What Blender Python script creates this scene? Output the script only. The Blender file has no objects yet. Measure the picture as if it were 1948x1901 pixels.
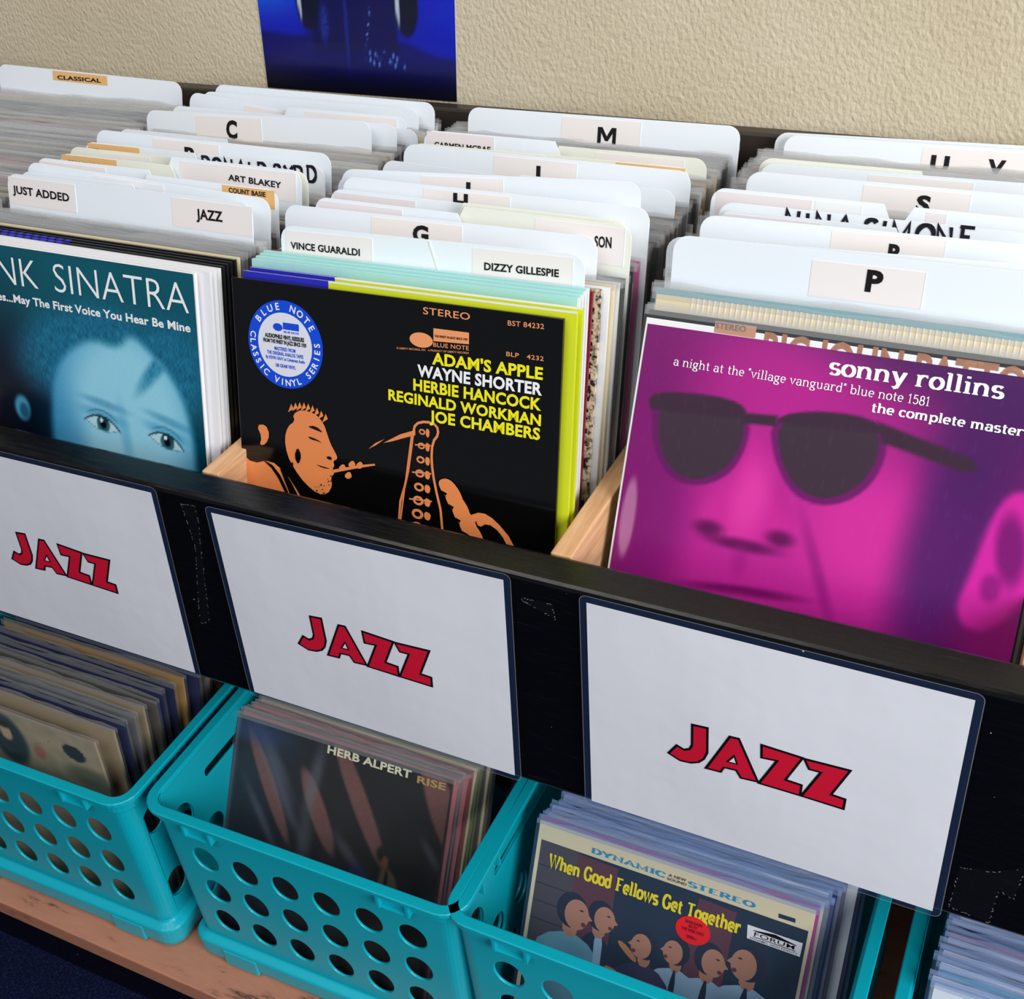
import bpy, bmesh, math, random
from mathutils import Vector, Matrix
R = math.radians
rnd = random.Random(7)
SC = bpy.context.scene
COL = SC.collection

# ---------------------------------------------------------------- camera
def make_camera():
    yaw, pitch, roll = R(28.391), R(35.392), R(-5.061)
    f = Vector((-math.sin(yaw)*math.cos(pitch), math.cos(yaw)*math.cos(pitch), -math.sin(pitch)))
    r0 = Vector((math.cos(yaw), math.sin(yaw), 0)); u0 = r0.cross(f)
    c, s = math.cos(roll), math.sin(roll)
    r, u = c*r0+s*u0, -s*r0+c*u0
    cd = bpy.data.cameras.new('camera'); cam = bpy.data.objects.new('camera', cd)
    COL.objects.link(cam)
    M = Matrix((r, u, -f)).transposed().to_4x4(); M.translation = Vector((.4596, -.6287, .5796))
    cam.matrix_world = M
    cd.sensor_fit = 'HORIZONTAL'; cd.sensor_width = 36.0; cd.lens = 36.0*2280.25/1948
    cd.clip_start = .01
    SC.camera = cam
make_camera()

# ---------------------------------------------------------------- light
W = bpy.data.worlds.new('world'); SC.world = W; W.use_nodes = True
bg = W.node_tree.nodes['Background']
bg.inputs[0].default_value = (.80, .86, 1, 1); bg.inputs[1].default_value = .16
def area(name, loc, target, sx, sy, power, col):
    l = bpy.data.lights.new(name, 'AREA'); l.shape = 'RECTANGLE'; l.size = sx; l.size_y = sy
    l.energy = power; l.color = col
    o = bpy.data.objects.new(name, l); COL.objects.link(o); o.location = loc
    o.rotation_euler = (Vector(target)-Vector(loc)).to_track_quat('-Z', 'Y').to_euler()
area('window_light', (2.5, -1.05, .95), (0, .12, -.25), 1.6, 1.5, 90, (.95, .98, 1))
area('shop_front_light', (-.2, -2.3, 2.7), (-.1, .2, -.2), 2.4, 1.2, 36, (.93, .97, 1))
area('ceiling_bounce_fill', (-.6, -.1, 2.4), (-.3, .25, 0), 1.6, 1.0, 19, (1, .95, .87))  # last one is an added soft fill standing in for ceiling bounce
SC.view_settings.view_transform = 'Standard'; SC.view_settings.look = 'None'
SC.view_settings.gamma = 1; SC.view_settings.exposure = 0.0
SC.cycles.transparent_max_bounces = 40

# ---------------------------------------------------------------- materials
def lin(c):
    return tuple((v/12.92 if v <= .04045 else ((v+.055)/1.055)**2.4) for v in (x/255 for x in c))
MATS = {}
def mat(name, rgb, rough=.5, spec=.5, coat=0, metal=0):
    m = bpy.data.materials.new(name); m.use_nodes = True
    b = m.node_tree.nodes['Principled BSDF']
    b.inputs['Base Color'].default_value = (*lin(rgb), 1); b.inputs['Roughness'].default_value = rough
    b.inputs['Specular IOR Level'].default_value = spec; b.inputs['Coat Weight'].default_value = coat
    b.inputs['Coat Roughness'].default_value = .06; b.inputs['Metallic'].default_value = metal
    MATS[name] = m; return m
def nd(m, t, **kw):
    n = m.node_tree.nodes.new(t)
    for k, v in kw.items(): setattr(n, k, v)
    return n
def ramp(m, stops):
    n = nd(m, 'ShaderNodeValToRGB'); e = n.color_ramp.elements
    e[0].position, e[0].color = stops[0][0], (*lin(stops[0][1]), 1)
    e[1].position, e[1].color = stops[-1][0], (*lin(stops[-1][1]), 1)
    for p, c in stops[1:-1]:
        x = e.new(p); x.color = (*lin(c), 1)
    return n
def coords(m, scale=(1, 1, 1)):
    tc = nd(m, 'ShaderNodeTexCoord'); mp = nd(m, 'ShaderNodeMapping'); mp.inputs['Scale'].default_value = scale
    m.node_tree.links.new(tc.outputs['Object'], mp.inputs['Vector']); return mp.outputs['Vector']
def noise(m, vec, scale, detail=4, rough=.55):
    n = nd(m, 'ShaderNodeTexNoise'); n.inputs['Scale'].default_value = scale
    n.inputs['Detail'].default_value = detail; n.inputs['Roughness'].default_value = rough
    m.node_tree.links.new(vec, n.inputs['Vector']); return n
def bump(m, hgt, strength, dist):
    b = nd(m, 'ShaderNodeBump'); b.inputs['Strength'].default_value = strength; b.inputs['Distance'].default_value = dist
    m.node_tree.links.new(hgt, b.inputs['Height'])
    m.node_tree.links.new(b.outputs[0], m.node_tree.nodes['Principled BSDF'].inputs['Normal'])
def L(m, a, b): m.node_tree.links.new(a, b)
def BS(m): return m.node_tree.nodes['Principled BSDF']

# stuccoed wall
m = mat('stucco_wall', (214, 197, 160), .75, .3); v = coords(m)
n1 = noise(m, coords(m, (1, 1, .7)), 235, 2, .45); n2 = noise(m, v, 90, 2, .5)
mx = nd(m, 'ShaderNodeMath', operation='MULTIPLY_ADD'); L(m, n2.outputs[0], mx.inputs[0]); mx.inputs[1].default_value = .35; L(m, n1.outputs[0], mx.inputs[2])
bump(m, mx.outputs[0], .62, .0028)
n3 = noise(m, v, 4, 3); r_ = ramp(m, [(.3, (206, 190, 160)), (.7, (220, 207, 180))]); L(m, n3.outputs[0], r_.inputs[0]); L(m, r_.outputs[0], BS(m).inputs['Base Color'])
# black gloss paint with scuffs and pale chips
m = mat('black_paint', (8, 8, 10), .28, .4); v = coords(m)
vo = nd(m, 'ShaderNodeTexVoronoi'); vo.inputs['Scale'].default_value = 48; L(m, v, vo.inputs['Vector'])
rc = ramp(m, [(0, (225, 215, 195)), (.035, (225, 215, 195)), (.045, (8, 8, 11)), (1, (8, 8, 11))]); L(m, vo.outputs['Distance'], rc.inputs[0])
ns = noise(m, v, 11, 5); gate = nd(m, 'ShaderNodeMath', operation='GREATER_THAN'); gate.inputs[1].default_value = .56; L(m, ns.outputs[0], gate.inputs[0])
mxc = nd(m, 'ShaderNodeMix', data_type='RGBA'); L(m, gate.outputs[0], mxc.inputs['Factor']); mxc.inputs['A'].default_value = (*lin((8, 8, 11)), 1); L(m, rc.outputs[0], mxc.inputs['B'])
sc_ = noise(m, coords(m, (3, 30, 30)), 9, 6, .7); rs = ramp(m, [(.62, (0, 0, 0)), (.9, (80, 80, 84))]); L(m, sc_.outputs[0], rs.inputs[0])
ad = nd(m, 'ShaderNodeMix', data_type='RGBA', blend_type='ADD'); ad.inputs['Factor'].default_value = .4; L(m, mxc.outputs['Result'], ad.inputs['A']); L(m, rs.outputs[0], ad.inputs['B'])
L(m, ad.outputs['Result'], BS(m).inputs['Base Color'])
rr = ramp(m, [(.3, (90, 90, 90)), (.75, (175, 175, 175))]); L(m, sc_.outputs[0], rr.inputs[0]); L(m, rr.outputs[0], BS(m).inputs['Roughness'])
bump(m, sc_.outputs[0], .15, .001)
mat('back_rail_lit_tone', (58, 51, 44), .4, .4)  # back rail's lit, grey-brown look put into its colour
# bare wood, laminate shelf
m = mat('beech_wood', (226, 176, 128), .5, .4); v = coords(m, (30, 3, 30)); w = noise(m, v, 5, 6, .6)
r_ = ramp(m, [(.3, (206, 150, 104)), (.7, (236, 190, 144))]); L(m, w.outputs[0], r_.inputs[0]); L(m, r_.outputs[0], BS(m).inputs['Base Color'])
m = mat('worn_laminate', (190, 128, 100), .45, .4); v = coords(m, (2.2, 9, 9)); w = noise(m, v, 5, 8, .75)
r_ = ramp(m, [(.30, (70, 50, 42)), (.42, (186, 124, 98)), (.8, (202, 140, 110))]); L(m, w.outputs[0], r_.inputs[0]); L(m, r_.outputs[0], BS(m).inputs['Base Color'])
m = mat('navy_carpet', (22, 28, 58), .95, .1); v = coords(m); w = noise(m, v, 320, 3, .6)
r_ = ramp(m, [(.35, (4, 7, 24)), (.62, (18, 26, 62)), (.8, (48, 60, 104))]); L(m, w.outputs[0], r_.inputs[0]); L(m, r_.outputs[0], BS(m).inputs['Base Color']); bump(m, w.outputs[0], .8, .003)
# plastics, card and paper
m = mat('teal_plastic', (10, 178, 196), .34, .5); BS(m).inputs['Subsurface Weight'].default_value = .0
mat('card_white', (238, 243, 248), .42, .4); mat('card_cream', (238, 239, 226), .45, .4)
mat('label_cream', (242, 234, 230), .5, .3); mat('label_pink', (236, 226, 226), .5, .3); mat('label_pale', (240, 240, 240), .4, .4)
mat('label_orange', (234, 184, 122), .5, .3)
mat('ink', (16, 14, 18), .5, .3); mat('marker', (20, 18, 32), .45, .3)
m = mat('sign_paper', (236, 236, 242), .38, .5, .25); v = coords(m); w = noise(m, v, 16, 3, .5); bump(m, w.outputs[0], .25, .004)
mat('sign_red', (212, 22, 52), .4, .4, .25); mat('sign_outline', (10, 10, 14), .4, .4, .25)
def clear(name, rgb, fac, rough=.22):
    m = bpy.data.materials.new(name); m.use_nodes = True; nt = m.node_tree; b = nt.nodes['Principled BSDF']
    b.inputs['Base Color'].default_value = (*lin(rgb), 1); b.inputs['Roughness'].default_value = rough
    t = nt.nodes.new('ShaderNodeBsdfTransparent'); mx = nt.nodes.new('ShaderNodeMixShader'); mx.inputs[0].default_value = fac
    nt.links.new(t.outputs[0], mx.inputs[1]); nt.links.new(b.outputs[0], mx.inputs[2])
    nt.links.new(mx.outputs[0], nt.nodes['Material Output'].inputs['Surface']); MATS[name] = m; return m
clear('clear_sleeve', (198, 198, 198), .30); clear('blue_sleeve', (160, 188, 238), .38); clear('laminate', (60, 84, 130), .22, .12); clear('tape', (60, 64, 72), .03, .3); clear('tape_edge', (190, 185, 175), .4, .3); clear('clear_panel', (205, 206, 208), .05, .12); clear('blue_panel', (150, 180, 235), .08, .12)
PAL = {'white': (240, 238, 240), 'black': (18, 18, 20), 'cream': (232, 216, 176), 'grey': (120, 120, 122), 'dark': (52, 44, 42), 'brown': (104, 78, 58),
       'aqua': (176, 226, 222), 'lime': (218, 226, 40), 'blue': (44, 44, 178), 'red': (140, 24, 44), 'magenta': (176, 18, 112), 'navy': (24, 34, 84),
       'tan': (196, 150, 84), 'teal': (90, 170, 182), 'pink': (196, 116, 124), 'green': (110, 124, 64), 'speckle': (222, 206, 178), 'gold': (176, 132, 60), 'yellow': (196, 176, 40), 'aged': (172, 152, 122), 'ash': (92, 88, 84)}  # the darkened cream has the left crate's shade put into its colour
for k, c in PAL.items(): mat('jacket_'+k, c, .32, .5, .2)
m = MATS['jacket_speckle']; v = coords(m); w = noise(m, v, 180, 2); r_ = ramp(m, [(.45, (226, 208, 176)), (.6, (40, 40, 34))]); L(m, w.outputs[0], r_.inputs[0]); L(m, r_.outputs[0], BS(m).inputs['Base Color'])
mat('gloss_black', (8, 8, 9), .12, .4, .3); mat('print_peach', (246, 160, 104), .2, .5, .5); mat('print_peach_dim', (196, 140, 112), .3, .5, .2); mat('print_yellow', (250, 240, 24), .2, .5, .5); mat('print_white', (250, 250, 250), .2, .5, .5)
mat('print_orange', (240, 142, 82), .2, .5, .5); mat('print_blue', (46, 150, 200), .3, .5, .2); mat('print_yellow_soft', (240, 220, 60), .3, .5, .2); mat('print_cream', (246, 240, 206), .3, .5, .2); mat('print_gold', (196, 160, 96), .3, .5, .2)
mat('sticker_blue', (10, 76, 220), .3, .5, .3); mat('sticker_white', (232, 232, 240), .35, .5, .2); mat('sticker_red', (246, 40, 50), .35, .5, .2)
mat('skin_print', (190, 130, 96), .3, .5, .2); mat('hair_print', (22, 20, 24), .3, .5, .2); mat('shirt_print', (160, 190, 214), .3, .5, .2); mat('shirt_teal_print', (110, 166, 186), .3, .5, .2); mat('suit_print', (24, 28, 44), .3, .5, .2); mat('purple_print', (58, 44, 72), .3, .5, .2); mat('brick_print', (96, 44, 42), .3, .5, .2); mat('panel_print', (78, 66, 60), .3, .5, .2); mat('night_print', (22, 32, 40), .3, .5, .2)
def vcol(name, rough, coat):
    m = mat(name, (255, 255, 255), rough, .5, coat); a = nd(m, 'ShaderNodeAttribute'); a.attribute_name = 'Col'; L(m, a.outputs['Color'], BS(m).inputs['Base Color'])
vcol('printed_cover', .25, .15); vcol('printed_matte', .4, .1); vcol('poster_print', .3, .2)

# ---------------------------------------------------------------- mesh helpers
class MB:
    def __init__(s): s.v = []; s.f = []; s.m = []; s.mats = []
    def mi(s, name):
        if name not in s.mats: s.mats.append(name)
        return s.mats.index(name)
    def add(s, vs, fs, mt, M=None):
        o = len(s.v); i = s.mi(mt)
        s.v += [tuple(M @ Vector(p)) if M else tuple(p) for p in vs]
        for f in fs: s.f.append([o+k for k in f]); s.m.append(i)
    def box(s, x0, x1, y0, y1, z0, z1, mt, M=None):
        vs = [(x, y, z) for z in (z0, z1) for y in (y0, y1) for x in (x0, x1)]
        s.add(vs, [(0, 2, 3, 1), (4, 5, 7, 6), (0, 1, 5, 4), (2, 6, 7, 3), (0, 4, 6, 2), (1, 3, 7, 5)], mt, M)
    def poly(s, pts, y, mt, M=None):            # flat polygon facing -y, pts = (x, z)
        a = sum(pts[i][0]*pts[(i+1) % len(pts)][1]-pts[(i+1) % len(pts)][0]*pts[i][1] for i in range(len(pts)))
        if a < 0: pts = pts[::-1]
        s.add([(x, y, z) for x, z in pts], [list(range(len(pts)))], mt, M)
    def plate(s, pts, y0, y1, mt):             # extruded outline
        a = sum(pts[i][0]*pts[(i+1) % len(pts)][1]-pts[(i+1) % len(pts)][0]*pts[i][1] for i in range(len(pts)))
        if a < 0: pts = pts[::-1]
        n = len(pts)
        s.add([(x, y0, z) for x, z in pts]+[(x, y1, z) for x, z in pts],
              [list(range(n)), list(range(2*n-1, n-1, -1))]+[(i, i+n, (i+1) % n+n, (i+1) % n) for i in range(n)], mt)
    def mesh(s, name, smooth=False):
        me = bpy.data.meshes.new(name); me.from_pydata(s.v, [], s.f)
        for k in s.mats: me.materials.append(MATS[k])
        me.polygons.foreach_set('material_index', s.m)
        if smooth: me.polygons.foreach_set('use_smooth', [True]*len(s.f))
        me.update(); return me
    def build(s, name, parent=None, bevel=0, smooth=False):
        return link(name, s.mesh(name, smooth), parent, bevel)
def link(name, me, parent=None, bevel=0):
    o = bpy.data.objects.new(name, me); COL.objects.link(o)
    if parent: o.parent = parent
    if bevel:
        b = o.modifiers.new('bevel', 'BEVEL'); b.width = bevel; b.segments = 2; b.limit_method = 'ANGLE'
    return o
def tag(o, label, cat, group=None):
    o['label'] = label; o['category'] = cat
    if group: o['group'] = group
    return o
def thing(name, label, cat, loc, lean=0, rot=0, group=None):
    o = bpy.data.objects.new(name, None); COL.objects.link(o); o.empty_display_size = .02
    o.location = loc; o.rotation_mode = 'YXZ'; o.rotation_euler = (-R(lean), R(rot), 0)
    return tag(o, label, cat, group)
def ell(cx, cz, rx, rz, n=32, a0=0, a1=360):
    return [(cx+rx*math.cos(R(a0+(a1-a0)*i/n)), cz+rz*math.sin(R(a0+(a1-a0)*i/n))) for i in range(n)]
def rrect(x0, x1, z0, z1, r, n=5, corners=(1, 1, 1, 1)):   # bl br tr tl
    out = []
    for k, (cx, cz, a) in enumerate(((x0+r, z0+r, 180), (x1-r, z0+r, 270), (x1-r, z1-r, 0), (x0+r, z1-r, 90))):
        if corners[k]: out += [(cx+r*math.cos(R(a+90*i/n)), cz+r*math.sin(R(a+90*i/n))) for i in range(n+1)]
        else: out.append(((x0, z0), (x1, z0), (x1, z1), (x0, z1))[k])
    return out
def smooth_poly(pts, it=2):                     # Chaikin
    for _ in range(it):
        q = []
        for i in range(len(pts)):
            a, b = pts[i], pts[(i+1) % len(pts)]
            q += [(a[0]*.75+b[0]*.25, a[1]*.75+b[1]*.25), (a[0]*.25+b[0]*.75, a[1]*.25+b[1]*.75)]
        pts = q
    return pts
# ---------------------------------------------------------------- lettering
def font_geo(s, weight=0.0, spacing=1.0):
    cu = bpy.data.curves.new('t', 'FONT'); cu.body = s; cu.offset = weight; cu.space_character = spacing; cu.resolution_u = 3
    o = bpy.data.objects.new('t', cu); me = bpy.data.meshes.new_from_object(o)
    vs = [v.co.copy() for v in me.vertices]; fs = [list(p.vertices) for p in me.polygons]
    bpy.data.objects.remove(o); bpy.data.curves.remove(cu); bpy.data.meshes.remove(me)
    return vs, fs
CAP = .682
STY = {'sans': (.028, 1.03), 'wide': (.008, 1.05), 'black': (.034, 1.04), 'thin': (-.012, 1.0), 'bold': (.044, 1.0)}
def put_text(mb, s, a, b, cap, mt, style='sans', y=-.0006):
    """set a line of type so that it runs from baseline point a to b with the given capital height"""
    if style in ('slab', 'slabbold', 'slabwide', 'slabtall', 'hand'): vs, fs, unit = stroke_text(s, style)
    else:
        w, sp = STY[style]; vs, fs = font_geo(s, w, sp); unit = CAP
    if not vs: return
    x0 = min(v[0] for v in vs); x1 = max(v[0] for v in vs)
    d = Vector((b[0]-a[0], 0, b[1]-a[1])); ex = d.normalized(); ez = Vector((-ex.z, 0, ex.x)); k = d.length/max(x1-x0, 1e-6); h = cap/unit
    mb.add([tuple(Vector((a[0], y-v[2], a[1]))+ex*(v[0]-x0)*k+ez*v[1]*h) for v in vs], fs, mt)
def arc(cx, cy, rx, ry, a0, a1, n=10):
    return [(cx+rx*math.cos(R(a0+(a1-a0)*i/n)), cy+ry*math.sin(R(a0+(a1-a0)*i/n))) for i in range(n+1)]
# strokes and serifs of a slab letter: (advance, strokes, serifs (x, y, half length)); x-height 1, capitals 1.5
def LET():
    g = {}
    g['o'] = (1.05, [arc(.52, .5, .40, .48, 0, 360, 20)], [])
    g['n'] = (1.25, [[(.25, 0), (.25, .98)], arc(.6, .62, .35, .36, 180, 0)+[(.95, 0)]], [(.25, 0, .2), (.95, 0, .2), (.16, .96, .11)])
    g['h'] = (1.25, [[(.25, 0), (.25, 1.5)], arc(.6, .62, .35, .36, 180, 0)+[(.95, 0)]], [(.25, 0, .2), (.95, 0, .2), (.16, 1.48, .11)])
    g['m'] = (1.8, [[(.25, 0), (.25, .98)], arc(.55, .62, .3, .36, 180, 0)+[(.85, 0)], arc(1.15, .62, .3, .36, 180, 0)+[(1.45, 0)]], [(.25, 0, .18), (.85, 0, .18), (1.45, 0, .18), (.16, .96, .11)])
    g['u'] = (1.25, [[(.25, .98), (.25, .35)]+arc(.58, .36, .33, .36, 180, 360), [(.91, .98), (.91, .03)]], [(.16, .96, .11), (.82, .96, .11), (1.0, .03, .11)])
    g['r'] = (.95, [[(.25, 0), (.25, .98)], arc(.62, .55, .37, .43, 180, 62)], [(.25, 0, .22), (.16, .96, .11), (.78, .86, .07)])
    g['l'] = (.62, [[(.3, 0), (.3, 1.5)]], [(.3, 0, .24), (.2, 1.48, .13)])
    g['i'] = (.62, [[(.3, 0), (.3, .98)], [(.3, 1.28), (.3, 1.46)]], [(.3, 0, .24), (.2, .96, .13)])
    g['s'] = (.92, [arc(.45, .73, .3, .25, 30, 250, 9)+arc(.45, .25, .32, .25, 80, -150, 9)], [])
    g['e'] = (1.0, [[(.14, .52), (.86, .52)]+arc(.5, .5, .37, .48, 0, 310, 16)], [])
    g['a'] = (1.08, [arc(.5, .68, .33, .3, 160, 0, 7)+[(.83, .1), (1.0, .03)], arc(.48, .28, .33, .28, 70, 400, 14)], [])
    g['c'] = (.95, [arc(.5, .5, .38, .48, 45, 315, 14)], [(.76, .8, .06)])
    g['d'] = (1.18, [arc(.5, .48, .36, .47, 40, 320, 14), [(.85, 1.5), (.85, .03)]], [(.76, 1.48, .12), (.95, .03, .1)])
    g['b'] = (1.18, [arc(.68, .48, .36, .47, 140, -140, 14), [(.28, 1.5), (.28, .03)]], [(.19, 1.48, .12)])
    g['p'] = (1.18, [arc(.68, .5, .36, .47, 140, -140, 14), [(.28, .98), (.28, -.45)]], [(.19, .96, .12), (.28, -.45, .2)])
    g['t'] = (.8, [[(.35, 1.3), (.35, .25)]+arc(.55, .22, .2, .2, 180, 300, 6), [(.1, .95), (.7, .95)]], [])
    g['g'] = (1.1, [arc(.48, .62, .32, .34, 0, 360, 16), [(.36, .28), (.3, .12), (.7, .03)]+arc(.52, -.22, .38, .23, 50, -230, 12), [(.75, .88), (.98, .96)]], [])
    g['v'] = (1.1, [[(.18, .98), (.55, 0), (.92, .98)]], [(.18, .96, .17), (.92, .96, .15)])
    g['w'] = (1.55, [[(.18, .98), (.48, 0), (.78, .98), (1.08, 0), (1.38, .98)]], [(.18, .96, .15), (.78, .96, .12), (1.38, .96, .15)])
    g['y'] = (1.1, [[(.18, .98), (.58, .05)], [(.94, .98), (.5, -.3), (.25, -.42)]], [(.18, .96, .17), (.94, .96, .15), (.22, -.36, .07)])
    g['k'] = (1.2, [[(.25, 0), (.25, 1.5)], [(.9, .98), (.3, .45)], [(.5, .6), (.95, 0)]], [(.25, 0, .2), (.95, 0, .18)])
    g['q'] = g['o']
    g['1'] = (.8, [[(.15, 1.2), (.4, 1.45), (.4, 0)]], [(.4, 0, .24)])
    g['5'] = (1.0, [[(.8, 1.42), (.25, 1.42), (.22, .85)]+arc(.48, .5, .36, .46, 120, -150, 12)], [])
    g['8'] = (1.0, [arc(.5, 1.08, .28, .36, 0, 360, 14), arc(.5, .38, .36, .38, 0, 360, 14)], [])
    g["'"] = (.3, [[(.15, 1.5), (.12, 1.15)]], []); g['"'] = (.5, [[(.15, 1.5), (.12, 1.15)], [(.35, 1.5), (.32, 1.15)]], [])
    g['W'] = (1.9, [[(.15, 1.47), (.55, 0), (.92, 1.47), (1.3, 0), (1.7, 1.47)]], [(.18, 1.47, .2), (.92, 1.47, .18), (1.68, 1.47, .2)])
    g['G'] = (1.5, [arc(.75, .75, .55, .75, 42, 330, 18)+[(1.22, .65)]], [(1.18, .65, .22), (1.2, 1.2, .08)])
    g['F'] = (1.3, [[(.35, 0), (.35, 1.47)], [(.1, 1.44), (1.1, 1.44)], [(.35, .75), (.85, .75)]], [(.35, 0, .26)])
    g['T'] = (1.35, [[(.66, 0), (.66, 1.47)], [(.1, 1.44), (1.22, 1.44)]], [(.66, 0, .28)])
    g['D'] = (1.45, [[(.3, 0), (.3, 1.47)], [(.12, 1.46), (.6, 1.46)]+arc(.65, .73, .6, .73, 90, -90, 14)+[(.12, .02)]], [])
    g['Y'] = (1.4, [[(.12, 1.47), (.68, .7), (.68, 0)], [(1.24, 1.47), (.68, .7)]], [(.15, 1.46, .18), (1.22, 1.46, .18), (.68, 0, .26)])
    g['N'] = (1.55, [[(.3, 0), (.3, 1.47), (1.2, 0), (1.2, 1.47)]], [(.3, 0, .22), (1.2, 1.46, .22), (.22, 1.46, .14)])
    g['A'] = (1.5, [[(.15, 0), (.72, 1.47), (1.3, 0)], [(.35, .5), (1.1, .5)]], [(.18, 0, .2), (1.28, 0, .2)])
    g['M'] = (1.8, [[(.28, 0), (.3, 1.47), (.85, .2), (1.4, 1.47), (1.42, 0)]], [(.28, 0, .2), (1.42, 0, .22), (.22, 1.46, .14), (1.5, 1.46, .14)])
    g['I'] = (.75, [[(.36, 0), (.36, 1.47)]], [(.36, 0, .26), (.36, 1.46, .26)])
    g['C'] = (1.4, [arc(.72, .74, .56, .74, 40, 320, 18)], [(1.16, 1.2, .08)])
    g['S'] = (1.15, [arc(.57, 1.1, .38, .37, 25, 255, 12)+arc(.57, .37, .42, .38, 85, -155, 12)], [])
    g['E'] = (1.35, [[(.32, 0), (.32, 1.47)], [(.12, 1.45), (1.12, 1.45)], [(.32, .75), (.85, .75)], [(.12, .02), (1.15, .02)]], [])
    g['R'] = (1.5, [[(.32, 0), (.32, 1.47)], [(.12, 1.46), (.7, 1.46)]+arc(.72, 1.1, .42, .36, 90, -90, 10)+[(.32, .74)], [(.75, .72), (1.25, 0)]], [(.32, 0, .24), (1.28, 0, .16)])
    g['O'] = (1.5, [arc(.75, .74, .58, .74, 0, 360, 22)], [])
    g['B'] = (1.35, [[(.3, 0), (.3, 1.47)], [(.3, 1.46), (.6, 1.46)]+arc(.65, 1.12, .36, .34, 90, -90, 9)+[(.3, .78)], [(.6, .78)]+arc(.68, .4, .42, .38, 90, -90, 9)+[(.3, .02)]], [])
    g['L'] = (1.2, [[(.3, 1.47), (.3, .02), (1.1, .02)]], [])
    return g
GL = LET()
PEN = {'slab': (.17, .075, 1.0, .04), 'slabbold': (.28, .12, 1.0, .06), 'slabwide': (.34, .15, 1.5, .09), 'slabtall': (.36, .20, 1.5, .13), 'hand': (.27, .27, 1.5, 0)}
def stroke_text(s, style):
    thick, thin, unit, sh = PEN[style]; vs = []; fs = []; x = 0; lay = 0.0; hr = random.Random(hash(len(s)) + 3)
    for ch in s:
        if ch == ' ': x += .6 if style != 'slabwide' else .7; continue
        adv, strokes, serifs = GL[ch]
        jx, jy, jr = (hr.uniform(-.06, .06), hr.uniform(-.1, .1), hr.uniform(-.12, .12)) if style == 'hand' else (0, 0, 0)
        for st in strokes:
            n = len(st); L_ = []; R_ = []; lay += 1.5e-6
            closed = n > 8 and abs(st[0][0]-st[-1][0])+abs(st[0][1]-st[-1][1]) < .01
            for i, (px, py) in enumerate(st):
                a = st[i-1] if i else (st[-2] if closed else st[0]); b = st[i+1] if i < n-1 else (st[1] if closed else st[-1])
                d1 = Vector((px-a[0], py-a[1])); d2 = Vector((b[0]-px, b[1]-py))
                if d1.length < 1e-6: d1 = d2
                if d2.length < 1e-6: d2 = d1
                d1.normalize(); d2.normalize(); d = (d1+d2)
                d = d.normalized() if d.length > .2 else d1
                w = (thick*abs(d.y)+thin*abs(d.x))*.5; w /= max(.55, d.dot(d1)); nx, ny = -d.y, d.x
                q = (px+jx+jr*py, py+jy)
                L_.append((x+q[0]+nx*w, q[1]+ny*w, lay)); R_.append((x+q[0]-nx*w, q[1]-ny*w, lay))
            o = len(vs); vs += L_+R_
            for i in range(n-1): fs.append([o+i, o+i+1, o+n+i+1, o+n+i][::-1])
        if sh:
            for sx, sy, hl in serifs:
                o = len(vs); y0 = sy-(0 if sy < .05 else sh); y1 = sy+(sh*1.6 if sy < .05 else sh)
                lay += 1.5e-6; vs += [(x+sx-hl, y0, lay), (x+sx+hl, y0, lay), (x+sx+hl, y1, lay), (x+sx-hl, y1, lay)]; fs.append([o, o+1, o+2, o+3])
        x += adv
    return vs, fs, unit

# a printed picture: a fine grid whose points carry the print colours
def picture(name, parent, x0, x1, z0, z1, nx, nz, func, mt, y=-.0003):
    vs = [(x0+(x1-x0)*i/nx, y, z0+(z1-z0)*j/nz) for j in range(nz+1) for i in range(nx+1)]
    fs = [(j*(nx+1)+i, j*(nx+1)+i+1, (j+1)*(nx+1)+i+1, (j+1)*(nx+1)+i) for j in range(nz) for i in range(nx)]
    me = bpy.data.meshes.new(name); me.from_pydata(vs, [], fs)
    ca = me.color_attributes.new('Col', 'FLOAT_COLOR', 'POINT'); buf = []
    for p in vs: buf += [*lin(tuple(min(255, max(0, c)) for c in func(p[0], p[2]))), 1]
    ca.data.foreach_set('color', buf); me.materials.append(MATS[mt]); me.update()
    return link(name, me, parent)
def mixc(a, b, t): return tuple(p+(q-p)*t for p, q in zip(a, b))
def sst(e0, e1, x):
    t = min(1, max(0, (x-e0)/(e1-e0))); return t*t*(3-2*t)
def blob(x, z, cx, cz, rx, rz, soft=.4, ang=0):
    dx, dz = x-cx, z-cz
    if ang: c, s = math.cos(R(ang)), math.sin(R(ang)); dx, dz = c*dx+s*dz, -s*dx+c*dz
    return 1-sst(1-soft, 1+soft, math.hypot(dx/rx, dz/rz))
from mathutils import noise as MN
def nz(x, z, s, k=0): return MN.noise((x*s, z*s, k))

def poly_mask(pts, soft):
    """soft inside mask of a closed outline"""
    n = len(pts); bx0 = min(p[0] for p in pts)-soft; bx1 = max(p[0] for p in pts)+soft; bz0 = min(p[1] for p in pts)-soft; bz1 = max(p[1] for p in pts)+soft
    def f(x, z):
        if x < bx0 or x > bx1 or z < bz0 or z > bz1: return 0.0
        ins = False; d2 = 1e9
        for i in range(n):
            (ax, az), (cx, cz) = pts[i], pts[(i+1) % n]
            if (az > z) != (cz > z) and x < (cx-ax)*(z-az)/(cz-az)+ax: ins = not ins
            ex, ez = cx-ax, cz-az; t = max(0, min(1, ((x-ax)*ex+(z-az)*ez)/(ex*ex+ez*ez+1e-12))); d2 = min(d2, (x-ax-t*ex)**2+(z-az-t*ez)**2)
        d = math.sqrt(d2)*(1 if ins else -1)
        return sst(-soft, soft, d)
    return f
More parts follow.
